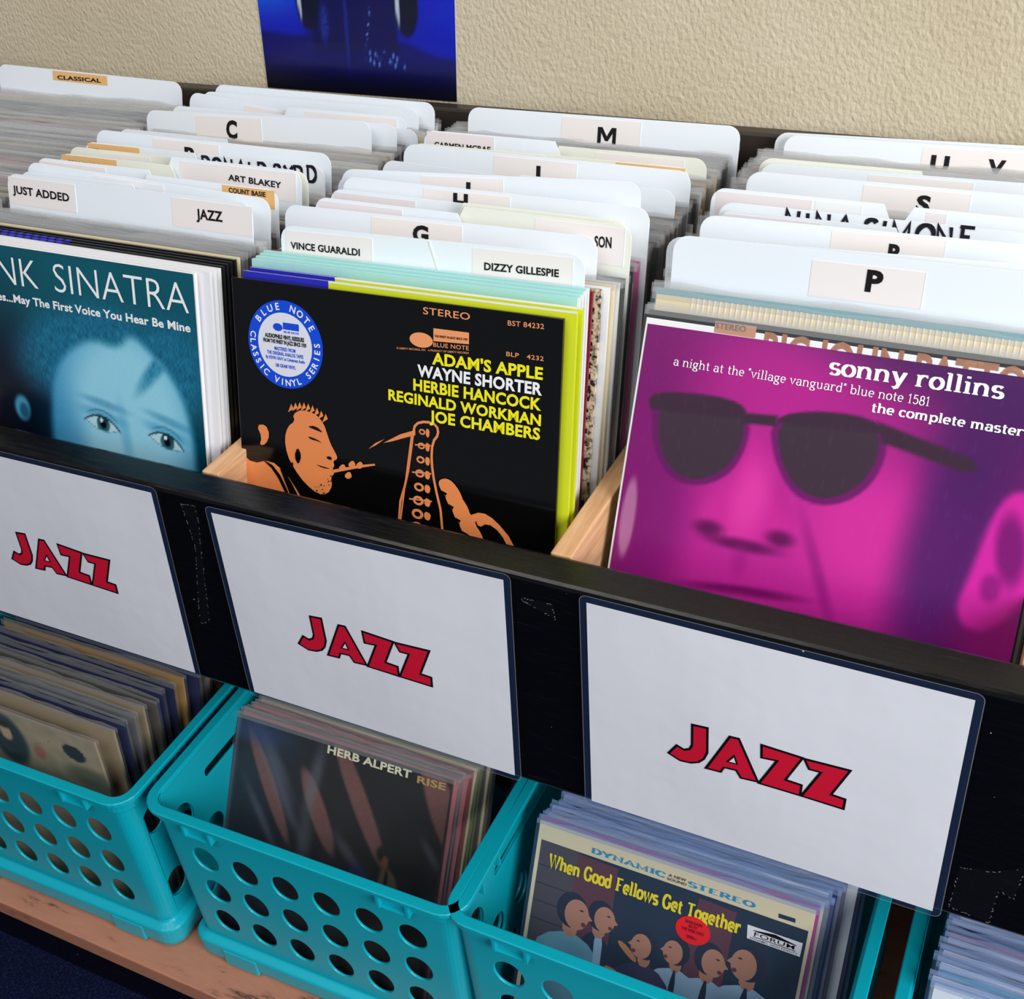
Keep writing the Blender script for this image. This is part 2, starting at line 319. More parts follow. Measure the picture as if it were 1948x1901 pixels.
# ---------------------------------------------------------------- setting
FL = -.152                                   # bin floor
mb = MB(); mb.box(-3.2, 2.6, .57, .67, -.885, 1.9, 'stucco_wall'); w = mb.build('wall_back'); w['kind'] = 'structure'
mb = MB(); mb.box(-3.2, 2.6, -3.2, .67, -.935, -.885, 'navy_carpet'); w = mb.build('floor'); w['kind'] = 'structure'

# ---------------------------------------------------------------- the record rack
RX0, RX1 = -1.62, 1.18
rack = thing('record_rack', 'long black painted record rack with wooden bin dividers against the wall', 'rack', (0, 0, -.885))
def rk(name, fn, bevel=0):
    mb = MB(); fn(mb)
    o = mb.build(name, rack, bevel); o.location = (0, 0, .885); return o
rk('front_board', lambda b: b.box(RX0, RX1, 0, .0348, -.237, 0, 'black_paint'), .004)
rk('back_rail', lambda b: b.box(RX0, RX1, .548, .568, -.237, .1615, 'back_rail_lit_tone'), .003)
rk('bin_floor', lambda b: b.box(RX0, RX1, .0348, .548, -.172, FL, 'black_paint'))
for xc in (-1.2294, -.8869, -.5443, -.2018, .1397, .4868, .8293):
    rk('divider', lambda b: b.box(xc-.009, xc+.009, .0348, .548, FL, 0, 'beech_wood'), .0012)
rk('shelf_board', lambda b: b.box(RX0, RX1, -.0436, .55, -.825, -.795, 'worn_laminate'), .002)
rk('plinth', lambda b: b.box(RX0, RX1, -.0426, -.0226, -.885, -.825, 'black_paint'), .001)
rk('plinth', lambda b: b.box(RX0, RX1, .52, .54, -.885, -.825, 'black_paint'))
rk('back_panel', lambda b: b.box(RX0, RX1, .535, .548, -.795, -.172, 'black_paint'))
for x in (RX0, RX1): rk('end_panel', lambda b: b.box(x-.02 if x < 0 else x, x if x < 0 else x+.02, 0, .568, -.885, 0, 'black_paint'), .002)
# old strips of clear tape left on the front board, their edges torn and frayed
def tape_outline(b, pts, keep):
    b.plate(pts, -.0008, -.0001, 'tape')
    for p, q in zip(pts, pts[1:]+pts[:1]):
        p, q = Vector(p), Vector(q); n = max(2, int((q-p).length/.0022)); d = (q-p).normalized(); s = Vector((-d.y, d.x))
        for i in range(n):
            if rnd.random() > keep: continue
            a = p.lerp(q, i/n)+s*rnd.uniform(-.0006, .0006); c = p.lerp(q, (i+rnd.uniform(.4, 1))/n)+s*rnd.uniform(-.0006, .0006); w = rnd.uniform(.0002, .0005)
            b.poly([tuple(a+s*w), tuple(c+s*w), tuple(c-s*w), tuple(a-s*w)], -.0011, 'tape_edge')
rk('tape_strip', lambda b: tape_outline(b, [(-.2089, -.0115), (-.1934, -.0105), (-.1945, -.03), (-.1985, -.05), (-.2158, -.1521), (-.2264, -.1568), (-.2262, -.145), (-.2065, -.06)], .5))
rk('tape_strip', lambda b: tape_outline(b, [(.468, -.178), (.492, -.172), (.510, -.158), (.508, -.196), (.497, -.190), (.496, -.230), (.466, -.226)], .45))
rk('tape_strip', lambda b: tape_outline(b, [(.121, -.021), (.147, -.020), (.149, -.036), (.146, -.033), (.122, -.024)], .4))

# ---------------------------------------------------------------- poster on the wall
def poster_col(x, z):                        # x 0..1 across, z metres above the bottom edge
    base = mixc((2, 20, 176), (14, 104, 236), sst(.06, .125, z)*sst(.5, .0, x)); base = mixc(base, (2, 34, 200), sst(.7, 1.0, x)*sst(.04, .10, z)*.8)
    base = mixc(base, (8, 50, 190), .22*(nz(x*5, z*26, 3)+nz(x*30, z*70, 5)*.5))
    sh = sst(.004, -.006, z-(.068-.020*x+.014*math.exp(-((x-.36)/.10)**2)+.010*math.exp(-((x-.74)/.10)**2))); base = mixc(base, (3, 4, 96), sh*.9)
    base = mixc(base, (4, 5, 74), sst(.235, .205, abs(x-.50+.12*(z-.06)))*sst(.03, .06, z)*.92); base = mixc(base, (1, 1, 20), sst(.046, .0, z))
    base = mixc(base, (40, 90, 220), blob(x, z, .345, .078, .022, .020, .6, 30)*(.4+.5*nz(x*60, z*160, 2)))
    for cx, cz, a in ((.265, .104, 14), (.765, .102, 10)):
        base = mixc(base, (3, 6, 52), blob(x, z, cx, cz, .060, .034, .12)); base = mixc(base, (1, 10, 40), blob(x, z, cx+.012, cz+.004, .035, .022, .3)); base = mixc(base, (226, 238, 250), blob(x, z, cx-.042, cz, .008, .022, .4, a)*.85)
    for i in range(18):
        cx, cz = .55+.022*(i % 9)*(1+.1*math.sin(i)), .052-.018*((i*.618) % 1)
        base = mixc(base, (110, 150, 245), blob(x, z, cx, cz, .0035, .0030, .6)*.8)
    for i in range(8): base = mixc(base, (120, 160, 240), blob(x, z, .585-.004*i, .098-.0058*i, .0030, .0016, .6)*.8)
    base = mixc(base, (30, 60, 200), blob(x, z, .46, .085, .008, .05, .8)*.5)
    return base
po = thing('poster', 'dark blue poster of a neck and shoulders pinned to the stucco wall', 'poster', (-.3436, .5695, .1625))
mb = MB()
XL, XR, HH = -.1306, .1306, .40
def pq(u, v): return (XL+(XR-XL)*u+.085*v*HH, v*HH)
mb.plate([pq(0, 0), pq(1, 0), pq(1, 1), pq(0, 1)], -.0006, 0, 'label_pale'); mb.build('paper_sheet', po)
pp = picture('printed_image', po, 0, 1, 0, HH, 110, 150, poster_col, 'poster_print', -.0009)
for v in pp.data.vertices: u, z = v.co.x, v.co.z; q = pq(u, z/HH); v.co.x, v.co.z = q

# ---------------------------------------------------------------- signs hung on the front board
JAZZ = [[(.0861, -.0918), (.0988, -.0905), (.0995, -.1167), (.0969, -.1247), (.0927, -.1301), (.0862, -.1336), (.0774, -.1348), (.0673, -.1305), (.0743, -.1186), (.0805, -.121), (.0848, -.1184), (.0865, -.1138)],
        [(.1161, -.0925), (.1234, -.092), (.1404, -.1319), (.1265, -.1331), (.1226, -.1263), (.1131, -.1272), (.1107, -.1333), (.0982, -.1342)],
        [(.1404, -.0917), (.172, -.0938), (.1609, -.1209), (.1731, -.1219), (.1728, -.1338), (.1404, -.1330), (.1527, -.1042), (.1411, -.1053)],
        [(.1724, -.0942), (.2068, -.0935), (.1953, -.1231), (.2057, -.124), (.2053, -.1352), (.173, -.1338), (.1854, -.1038), (.1769, -.1039)]]
AHOLE = [(.1206, -.1113), (.123, -.1186), (.1158, -.1191)]
def inset(pts, d):
    a = sum(pts[i][0]*pts[(i+1) % len(pts)][1]-pts[(i+1) % len(pts)][0]*pts[i][1] for i in range(len(pts)))
    if a < 0: pts = pts[::-1]
    out = []; n = len(pts)
    for i in range(n):
        p0, p, p1 = Vector(pts[i-1]), Vector(pts[i]), Vector(pts[(i+1) % n]); d1 = (p-p0).normalized(); d2 = (p1-p).normalized()
        n1, n2 = Vector((-d1.y, d1.x)), Vector((-d2.y, d2.x)); b = n1+n2; k = d/max(.35, (1+n1.dot(n2)))
        out.append((p.x+b.x*k, p.y+b.y*k))
    return out
def sign(label, TLc, TRc, BRc, BLc, seed):
    P = [Vector(p) for p in (TLc, TRc, BRc, BLc)]; bc = (P[2]+P[3])/2
    s = thing('hanging_sign', label, 'sign', bc, group=None); PW, PH = .2794, .2159
    def mp(x, z, off):                       # sheet coordinates, x right and z down (negative)
        u, v = x/PW, -z/PH
        p = (P[0]*(1-u)+P[1]*u)*(1-v)+(P[3]*(1-u)+P[2]*u)*v
        bow = -.0016*math.sin(math.pi*min(1, max(0, u)))*math.sin(math.pi*min(1, max(0, v)))*(1+.4*math.sin(seed+9*u))
        p = p-bc+Vector((0, -off+bow, 0)); return tuple(p)
    def warp(mb, name, par):
        o = mb.build(name, par)
        for v in o.data.vertices: v.co = mp(v.co.x, v.co.z, -v.co.y)
        return o
    def grid(x0, x1, z0, z1, off, mt, n=14):
        g = MB(); vs = [(x0+(x1-x0)*i/n, -off, z0+(z1-z0)*j/n) for j in range(n+1) for i in range(n+1)]
        g.add(vs, [(j*(n+1)+i, j*(n+1)+i+1, (j+1)*(n+1)+i+1, (j+1)*(n+1)+i) for j in range(n) for i in range(n)], mt); return g
    g = MB(); out = rrect(-.0062, PW+.0062, -PH-.0058, .0062, .006); inn = [(min(max(x, .0), PW), min(max(z, -PH), 0)) for x, z in out]
    n = len(out)
    g.add([(x, 0, z) for x, z in out]+[(x, 0, z) for x, z in inn], [(i, (i+1) % n, (i+1) % n+n, i+n) for i in range(n)], 'laminate')
    edge = inset(out, .0006)                 # the pale cut edge of the pouch
    g.add([(x, -.0002, z) for x, z in rrect(-.0062, PW+.0062, -PH-.0058, .0062, .006)]+[(x, -.0002, z) for x, z in edge], [(i, (i+1) % n, (i+1) % n+n, i+n) for i in range(n)], 'clear_sleeve')
    warp(g, 'laminate_pouch', s)
    warp(grid(0, PW, -PH, 0, .0004, 'sign_paper'), 'paper', s)
    t = MB()
    for pl in JAZZ: t.poly(inset(pl, -.0007), -.0007, 'sign_outline')
    for pl in JAZZ: t.poly(inset(pl, .0013), -.0009, 'sign_red')
    t.poly(inset(AHOLE, -.0008), -.0011, 'sign_outline'); t.poly(inset(AHOLE, .0006), -.0013, 'sign_paper')
    warp(t, 'lettering', s)
    return s
sign('laminated white JAZZ sign at the left, cut by the edge of the photo', (-.5167, -.004, -.0066), (-.2373, -.004, -.0042), (-.2456, -.009, -.2208), (-.525, -.009, -.2195), 1)
sign('laminated white JAZZ sign in the middle, below the black saxophone cover', (-.1731, -.004, -.010), (.1084, -.004, -.0041), (.1036, -.009, -.2225), (-.1741, -.009, -.2209), 2)
sign('laminated white JAZZ sign at the right, below the magenta sunglasses cover', (.1774, -.004, -.0061), (.4545, -.004, -.007), (.4558, -.009, -.2263), (.1759, -.009, -.2237), 4)

# ---------------------------------------------------------------- storage crates
SHZ = -.795
CW, CD, CH = .43, .37, .292
def holed_panel(outer, holes, thick, bev=.0011):
    cu = bpy.data.curves.new('c', 'CURVE'); cu.dimensions = '2D'; cu.fill_mode = 'BOTH'; cu.extrude = thick/2-bev; cu.bevel_depth = bev; cu.bevel_resolution = 1
    for pts in [outer]+holes:
        s = cu.splines.new('POLY'); s.points.add(len(pts)-1)
        for p, q in zip(s.points, pts): p.co = (q[0], q[1], 0, 1)
        s.use_cyclic_u = True
    o = bpy.data.objects.new('c', cu); me = bpy.data.meshes.new_from_object(o)
    vs = [v.co.copy() for v in me.vertices]; fs = [list(p.vertices) for p in me.polygons]
    bpy.data.objects.remove(o); bpy.data.curves.remove(cu); bpy.data.meshes.remove(me); return vs, fs
def rloop(w, d, r, z, n=6):
    return [(x, y, z) for x, y in rrect(-w/2, w/2, 0, d, r, n)]
def loft(mb, loops, mt, close=False):
    n = len(loops[0]); vs = [p for l in loops for p in l]; k = len(loops); fs = []
    for j in range(k if close else k-1):
        a, b = j*n, ((j+1) % k)*n
        for i in range(n): fs.append((a+i, a+(i+1) % n, b+(i+1) % n, b+i))
    mb.add(vs, fs, mt)
INS, RB, TP = .0105, .020, .005              # body inset from the rim, corner radius, taper
def crate(label, x, y, rotz=0):
    t = thing('storage_crate', label, 'crate', (x, y, SHZ), group='teal plastic storage crates'); t.rotation_mode = 'XYZ'; t.rotation_euler = (0, 0, R(rotz))
    zb, zt, th = .034, CH-.004, .0036
    body = MB()
    def shrink(z): return TP*(1-(z-zb)/(zt-zb))
    def panel(length, holes, fn):
        vs, fs = holed_panel([(-length/2, zb), (length/2, zb), (length/2, zt), (-length/2, zt)], holes, th)
        # cut long faces are fine: the panel stays planar
        body.add([fn(v.x, v.y, v.z) for v in vs], fs, 'teal_plastic')
    bw, bd = CW-2*INS, CD-2*INS; lw, ld = bw-2*RB, bd-2*RB
    oval = [ell(cx, cz, .0192, .0226, 32) for cx in [-.1435+.0574*k for k in range(6)] for cz in (.086, .149, .212)]
    oval = [[(px-(.004 if cz < .1 else 0), pz) for px, pz in o] for o, cz in zip(oval, [c for _ in range(6) for c in (.086, .149, .212)])]
    panel(lw, oval, lambda u, v, w: (u*(1-shrink(v)/(lw/2)), INS+shrink(v)+th/2-w, v))
    panel(lw, oval, lambda u, v, w: (u*(1-shrink(v)/(lw/2)), CD-INS-shrink(v)-th/2+w, v))
    slot = rrect(-.085, .085, .238, .254, .007)
    so = [ell(cx, cz, .0192, .0226, 32) for cx, cz in ((-.139, .222), (.139, .222), (-.095, .158), (-.032, .158), (.032, .158), (.095, .158), (-.139, .094), (-.07, .094), (0, .094), (.07, .094), (.139, .094))] + [slot]
    panel(ld, so, lambda u, v, w: (-(CW/2-INS-shrink(v)-th/2+w), CD/2+u*(1-shrink(v)/(ld/2)), v))
    panel(ld, so, lambda u, v, w: ((CW/2-INS-shrink(v)-th/2+w), CD/2+u*(1-shrink(v)/(ld/2)), v))
    for sx in (-1, 1):                       # rounded corners
        for cy, a0 in ((INS+RB, 270 if sx > 0 else 180), (CD-INS-RB, 0 if sx > 0 else 90)):
            vs = []; n = 7
            for z in (zb, zt):
                for r_ in (RB, RB-th):
                    for i in range(n+1):
                        a = R(a0+90*i/n); s_ = shrink(z)
                        vs.append((sx*(CW/2-INS-RB-s_)+r_*math.cos(a), cy+(s_ if cy < CD/2 else -s_)+r_*math.sin(a), z))
            m_ = n+1; fs = []
            for i in range(n): fs += [(i, i+1, 2*m_+i+1, 2*m_+i), (m_+i, 3*m_+i, 3*m_+i+1, m_+i+1)]
            body.add(vs, fs, 'teal_plastic')
    for sx in (-1, 1): body.box(min(sx*(CW/2-INS-th-.0016), sx*(CW/2-INS-th+.001)), max(sx*(CW/2-INS-th-.0016), sx*(CW/2-INS-th+.001)), INS+RB, CD-INS-RB, .2615, zt, 'teal_plastic')
    fl = [[(px*(bw-2*TP)/bw, INS+TP+(py)*(bd-2*TP)/bd, z) for px, py, _ in rloop(bw, bd, RB, 0)] for z in (.004, .0075)]
    loft(body, fl, 'teal_plastic'); n = len(fl[0]); body.add(fl[1], [list(range(n))], 'teal_plastic'); body.add(fl[0], [list(range(n))[::-1]], 'teal_plastic')
    body.build('basket', t)
    rim = MB()
    def lp(i, z, r): return [(px, py+i, z) for px, py, _ in rloop(CW-2*i, CD-2*i, max(.004, r-i), z)]
    loft(rim, [lp(INS+.0015, CH-.03, .032), lp(INS+.0015, CH-.012, .032), lp(.0135, CH-.0012, .032), lp(.0120, CH, .032), lp(.0012, CH, .032), lp(0, CH-.0012, .032), lp(.0003, CH-.0065, .032), lp(.0060, CH-.0072, .032), lp(.0062, CH-.0215, .032), lp(.0085, CH-.0232, .032), lp(INS+.0005, CH-.027, .032)], 'teal_plastic')
    for bx in (-.150, -.113, .113, .150):    # little brackets under the rim
        rim.box(bx-.0018, bx+.0018, .0004, INS+.001, CH-.027, CH-.006, 'teal_plastic'); rim.box(bx-.0018, bx+.0018, CD-INS-.001, CD-.0006, CH-.026, CH-.006, 'teal_plastic')
    for b0 in (-.150, .113): rim.box(b0, b0+.037, .0014, INS+.001, CH-.0285, CH-.0250, 'teal_plastic')
    for by in (.06, .1, .27, .31):
        for sx in (-1, 1): rim.box(min(sx*(CW/2-.0006), sx*(CW/2-INS-.001)), max(sx*(CW/2-.0006), sx*(CW/2-INS-.001)), by-.0018, by+.0018, CH-.026, CH-.006, 'teal_plastic')
    rim.build('rim', t)
    sk = MB()
    loft(sk, [lp(INS+TP+.001, zb+.012, RB+INS), lp(INS+TP-.001, zb+.007, RB+INS), lp(.0055, zb+.003, .03), lp(.0045, zb, .03), lp(.0050, .012, .03), lp(.0085, .0015, .03), lp(.013, 0, .03), lp(INS+TP+.004, .0, .03), lp(INS+TP+.003, zb-.002, .03)], 'teal_plastic')
    for bx in (-.133, .133):
        sk.box(bx-.026, bx+.026, .0030, .012, .003, zb-.002, 'teal_plastic')
    sk.build('base_skirt', t, .002)
    return t
crate('teal plastic crate at the left, holding worn mixed records under the left sign', -.6440, -.0185, .8)
crate('teal plastic crate in the middle, holding a few records under the middle sign', -.2045, 0, .8)
crate('teal plastic crate third from the left, holding the singing men record', .1995, .002, 0)
crate('teal plastic crate at the far right corner, packed with blue tinted sleeves', .6530, .0, 0)
# ---------------------------------------------------------------- divider cards
CARDS = [
 ('B1','B','full',(-0.3768, 0.1048, -0.1523),0.11,0.3018,0.3501,[('lab', 'cream', -0.149, -0.0615, 0.3201, 0.3471), ('txt', 'sans', 'JUST ADDED', -0.144, 0.3312, -0.0693, 0.3301, 0.0073), ('lab', 'cream', 0.0583, 0.1498, 0.3201, 0.3471), ('txt', 'sans', 'JAZZ', 0.087, 0.3303, 0.1174, 0.3306, 0.0088)]),
 ('B2','B','left',(-0.3712, 0.1179, -0.152),0.0,0.302,0.3481,[]),
 ('B3','B','full',(-0.3796, 0.1251, -0.1559),1.6,0.2992,0.3548,[('lab', 'pale', -0.0623, 0.0249, 0.3248, 0.3518)]),
 ('B4r','B','right',(-0.3708, 0.1384, -0.152),0.0,0.302,0.3502,[('lab', 'orange', 0.0868, 0.1469, 0.3322, 0.3492), ('txt', 'sans', 'COUNT BASIE', 0.0948, 0.3431, 0.1371, 0.3428, 0.0042)]),
 ('B4','B','left',(-0.3736, 0.1448, -0.152),0.0,0.302,0.3523,[('lab', 'cream', -0.1469, -0.0595, 0.3223, 0.3493)]),
 ('B5','B','left',(-0.3686, 0.172, -0.152),0.0,0.302,0.3479,[('lab', 'orange', -0.1476, -0.0736, 0.3299, 0.3469), ('txt', 'sans', 'GEORGE BENSON', -0.1396, 0.3375, -0.0833, 0.3368, 0.0042)]),
 ('B6','B','right',(-0.3718, 0.1784, -0.152),0.0,0.302,0.3538,[('lab', 'cream', 0.0062, 0.1444, 0.3238, 0.3508), ('txt', 'sans', 'ART BLAKEY', 0.0652, 0.3375, 0.1281, 0.3356, 0.0055)]),
 ('B6b','B','right',(-0.3702, 0.1876, -0.152),0.0,0.302,0.3494,[]),
 ('B7','B','left',(-0.3765, 0.1953, -0.152),0.0,0.302,0.3465,[('lab', 'cream', -0.1085, -0.042, 0.3165, 0.3435)]),
 ('B8','B','left',(-0.3686, 0.2101, -0.152),0.0,0.302,0.3472,[('lab', 'orange', -0.1461, -0.0756, 0.3292, 0.3462), ('txt', 'sans', 'KENNY BURRELL', -0.1391, 0.3368, -0.0874, 0.3357, 0.0044)]),
 ('B10','B','right',(-0.3723, 0.2202, -0.152),0.0,0.302,0.343,[('txt', 'hand', 'DONALD BYRD', 0.0, 0.3257, 0.1421, 0.3267, 0.015)]),
 ('B9','B','full',(-0.3738, 0.2327, -0.1525),0.2,0.301,0.3521,[('lab', 'cream', -0.0722, 0.0137, 0.3221, 0.3491), ('txt', 'sans', 'B', -0.0304, 0.3298, -0.0166, 0.3299, 0.0133)]),
 ('B11','B','left',(-0.3712, 0.2674, -0.152),0.0,0.302,0.3424,[('lab', 'pink', -0.146, -0.032, 0.3124, 0.3394)]),
 ('B12','B','full',(-0.3832, 0.3416, -0.1476),-1.65,0.3036,0.3381,[('lab', 'cream', -0.0799, 0.0103, 0.3081, 0.3351), ('txt', 'sans', 'C', -0.0378, 0.3133, -0.0227, 0.3129, 0.0175)]),
 ('B12b','B','full',(-0.3711, 0.3593, -0.152),0.0,0.302,0.339,[]),
 ('B12c','B','full',(-0.3563, 0.3788, -0.152),0.0,0.302,0.3291,[]),
 ('B13R','B','right',(-0.3743, 0.3864, -0.152),0.0,0.302,0.3384,[('lab', 'cream', 0.0194, 0.1385, 0.3084, 0.3354)]),
 ('B13L','B','leftT',(-0.4042, 0.3941, -0.1635),5.0,0.302,0.3431,[('lab', 'cream', -0.072, 0.0066, 0.3131, 0.3401)]),
 ('B14','B','full',(-0.3766, 0.4196, -0.1525),0.2,0.2968,0.3372,[]),
 ('B15','B','full',(-0.3668, 0.4323, -0.153),0.38,0.3015,0.3418,[]),
 ('C1','C','full',(-0.031, 0.0931, -0.1483),-1.47,0.2927,0.3398,[('lab', 'cream', -0.1408, -0.0515, 0.2978, 0.3358), ('txt', 'sans', 'VINCE GUARALDI', -0.1358, 0.3201, -0.0635, 0.3201, 0.0057), ('lab', 'cream', 0.0458, 0.1358, 0.3018, 0.3368), ('txt', 'sans', 'DIZZY GILLESPIE', 0.0571, 0.3198, 0.1243, 0.3204, 0.0058)]),
 ('C2','C','full',(-0.0469, 0.1282, -0.15),-0.75,0.3087,0.3431,[('lab', 'cream', -0.0616, 0.0291, 0.3131, 0.3401), ('txt', 'sans', 'G', -0.0189, 0.3222, -0.0031, 0.3224, 0.0139)]),
 ('C3','C','left',(-0.0283, 0.1383, -0.152),0.0,0.302,0.3485,[('lab', 'pink', -0.147, -0.0592, 0.3185, 0.3455)]),
 ('SON','C','right',(-0.025, 0.1449, -0.152),0.0,0.302,0.3521,[('lab', 'cream', 0.0636, 0.1447, 0.3181, 0.3491), ('txt', 'sans', 'SON', 0.1188, 0.3318, 0.134, 0.3323, 0.0085)]),
 ('C3g','C','right',(-0.0295, 0.1518, -0.152),0.0,0.302,0.3524,[]),
 ('C4','C','left',(-0.0269, 0.162, -0.152),0.0,0.302,0.3476,[('lab', 'pink', -0.147, -0.0604, 0.3176, 0.3446)]),
 ('C5','C','full',(-0.0196, 0.1743, -0.1516),-0.16,0.3021,0.3549,[('lab', 'cream', -0.0655, 0.0212, 0.3249, 0.3519), ('txt', 'sans', 'H', -0.0344, 0.3353, -0.0196, 0.3353, 0.0144)]),
 ('H2','C','full',(-0.0323, 0.1841, -0.152),0.0,0.302,0.3512,[]),
 ('C6','C','full',(-0.022, 0.2033, -0.1442),-2.89,0.302,0.3506,[('lab', 'cream', -0.0638, 0.0203, 0.3206, 0.3476), ('txt', 'sans', 'I', -0.0172, 0.329, -0.0128, 0.3288, 0.014)]),
 ('C7','C','leftT',(-0.0368, 0.2553, -0.1564),1.8,0.302,0.342,[]),
 ('C8','C','right',(-0.0291, 0.2692, -0.152),0.0,0.302,0.3354,[('txt', 'sans', 'C', 0.1034, 0.3092, 0.1162, 0.3095, 0.0136)]),
 ('C9','C','full',(-0.0248, 0.2936, -0.1525),0.21,0.3018,0.345,[('lab', 'cream', -0.0496, 0.0379, 0.315, 0.342), ('txt', 'sans', 'L', -0.0033, 0.3215, 0.0084, 0.3217, 0.0142)]),
 ('C10','C','left',(-0.0214, 0.3054, -0.152),0.0,0.302,0.3424,[]),
 ('C10r','C','right',(-0.0314, 0.3141, -0.152),0.0,0.302,0.3396,[('lab', 'orange', 0.0773, 0.1459, 0.3236, 0.3386)]),
 ('C11','C','left',(-0.023, 0.3357, -0.152),0.0,0.302,0.345,[('lab', 'pink', -0.1479, -0.0706, 0.32, 0.344), ('txt', 'sans', 'CARMEN MCRAE', -0.1385, 0.3288, -0.0739, 0.3288, 0.0052)]),
 ('C12','C','right',(-0.0292, 0.3611, -0.152),0.0,0.302,0.332,[('lab', 'cream', 0.036, 0.1275, 0.302, 0.329)]),
 ('C13','C','full',(-0.0151, 0.4237, -0.1513),-0.27,0.3021,0.3417,[('lab', 'cream', -0.0405, 0.047, 0.3117, 0.3387), ('txt', 'sans', 'M', 0.0006, 0.3141, 0.0211, 0.314, 0.0162)]),
 ('D1','D','full',(0.314, 0.1505, -0.1508),-0.47,0.302,0.347,[('lab', 'cream', -0.0382, 0.0467, 0.311, 0.339), ('txt', 'sans', 'P', 0.0041, 0.3205, 0.0167, 0.3204, 0.0151)]),
 ('D1b','D','full',(0.3129, 0.1645, -0.1467),-2.01,0.302,0.3396,[]),
 ('D6','D','full',(0.3255, 0.1902, -0.1499),-0.82,0.302,0.3492,[('lab', 'cream', -0.0428, 0.0438, 0.3152, 0.3462), ('txt', 'sans', 'R', 0.0022, 0.3271, 0.0138, 0.327, 0.0125)]),
 ('D7','D','left',(0.3249, 0.2292, -0.152),0.0,0.302,0.3393,[('lab', 'pink', -0.1472, -0.0641, 0.3093, 0.3363)]),
 ('D8','D','full',(0.322, 0.2373, -0.152),0.0,0.302,0.3426,[('txt', 'hand', 'NINA SIMONE', -0.094, 0.3251, 0.0587, 0.3259, 0.016)]),
 ('D9','D','right',(0.3255, 0.2503, -0.1512),-0.31,0.302,0.3353,[('lab', 'pink', 0.0305, 0.0674, 0.3053, 0.3323)]),
 ('D10','D','left',(0.3086, 0.2574, -0.152),0.0,0.302,0.3462,[('lab', 'pink', -0.1462, -0.0634, 0.3162, 0.3432), ('lab', 'pale', -0.0603, -0.0218, 0.3162, 0.3432)]),
 ('D11','D','right',(0.3301, 0.2672, -0.1527),0.29,0.302,0.343,[('lab', 'pink', 0.0063, 0.0221, 0.313, 0.34)]),
 ('D12','D','full',(0.3247, 0.3169, -0.1516),-0.17,0.302,0.341,[('lab', 'cream', -0.0471, 0.0421, 0.307, 0.338), ('txt', 'sans', 'S', -0.001, 0.3198, 0.0108, 0.3196, 0.0131)]),
 ('D13','D','full',(0.3278, 0.3623, -0.1503),-0.66,0.302,0.3327,[('lab', 'cream', -0.0516, 0.0383, 0.3027, 0.3297)]),
 ('D14','D','left',(0.3201, 0.3714, -0.152),0.0,0.302,0.3344,[]),
 ('D15','D','full',(0.3301, 0.4413, -0.15),-0.77,0.302,0.3332,[('lab', 'cream', -0.0197, 0.0871, 0.2992, 0.3302), ('txt', 'sans', 'U', -0.0112, 0.3095, 0.0055, 0.3093, 0.0133), ('txt', 'sans', 'V', 0.0394, 0.31, 0.0551, 0.3097, 0.0126)]),
 ('D16','D','full',(0.3207, 0.4521, -0.1488),-1.23,0.302,0.3315,[]),
 ('A1','A','full',(-0.7222, 0.431, -0.1547),1.08,0.302,0.3466,[('lab', 'orange', -0.0564, 0.0341, 0.3336, 0.3451), ('txt', 'sans', 'CLASSICAL', -0.0486, 0.3353, 0.0241, 0.3365, 0.0045)]),
]
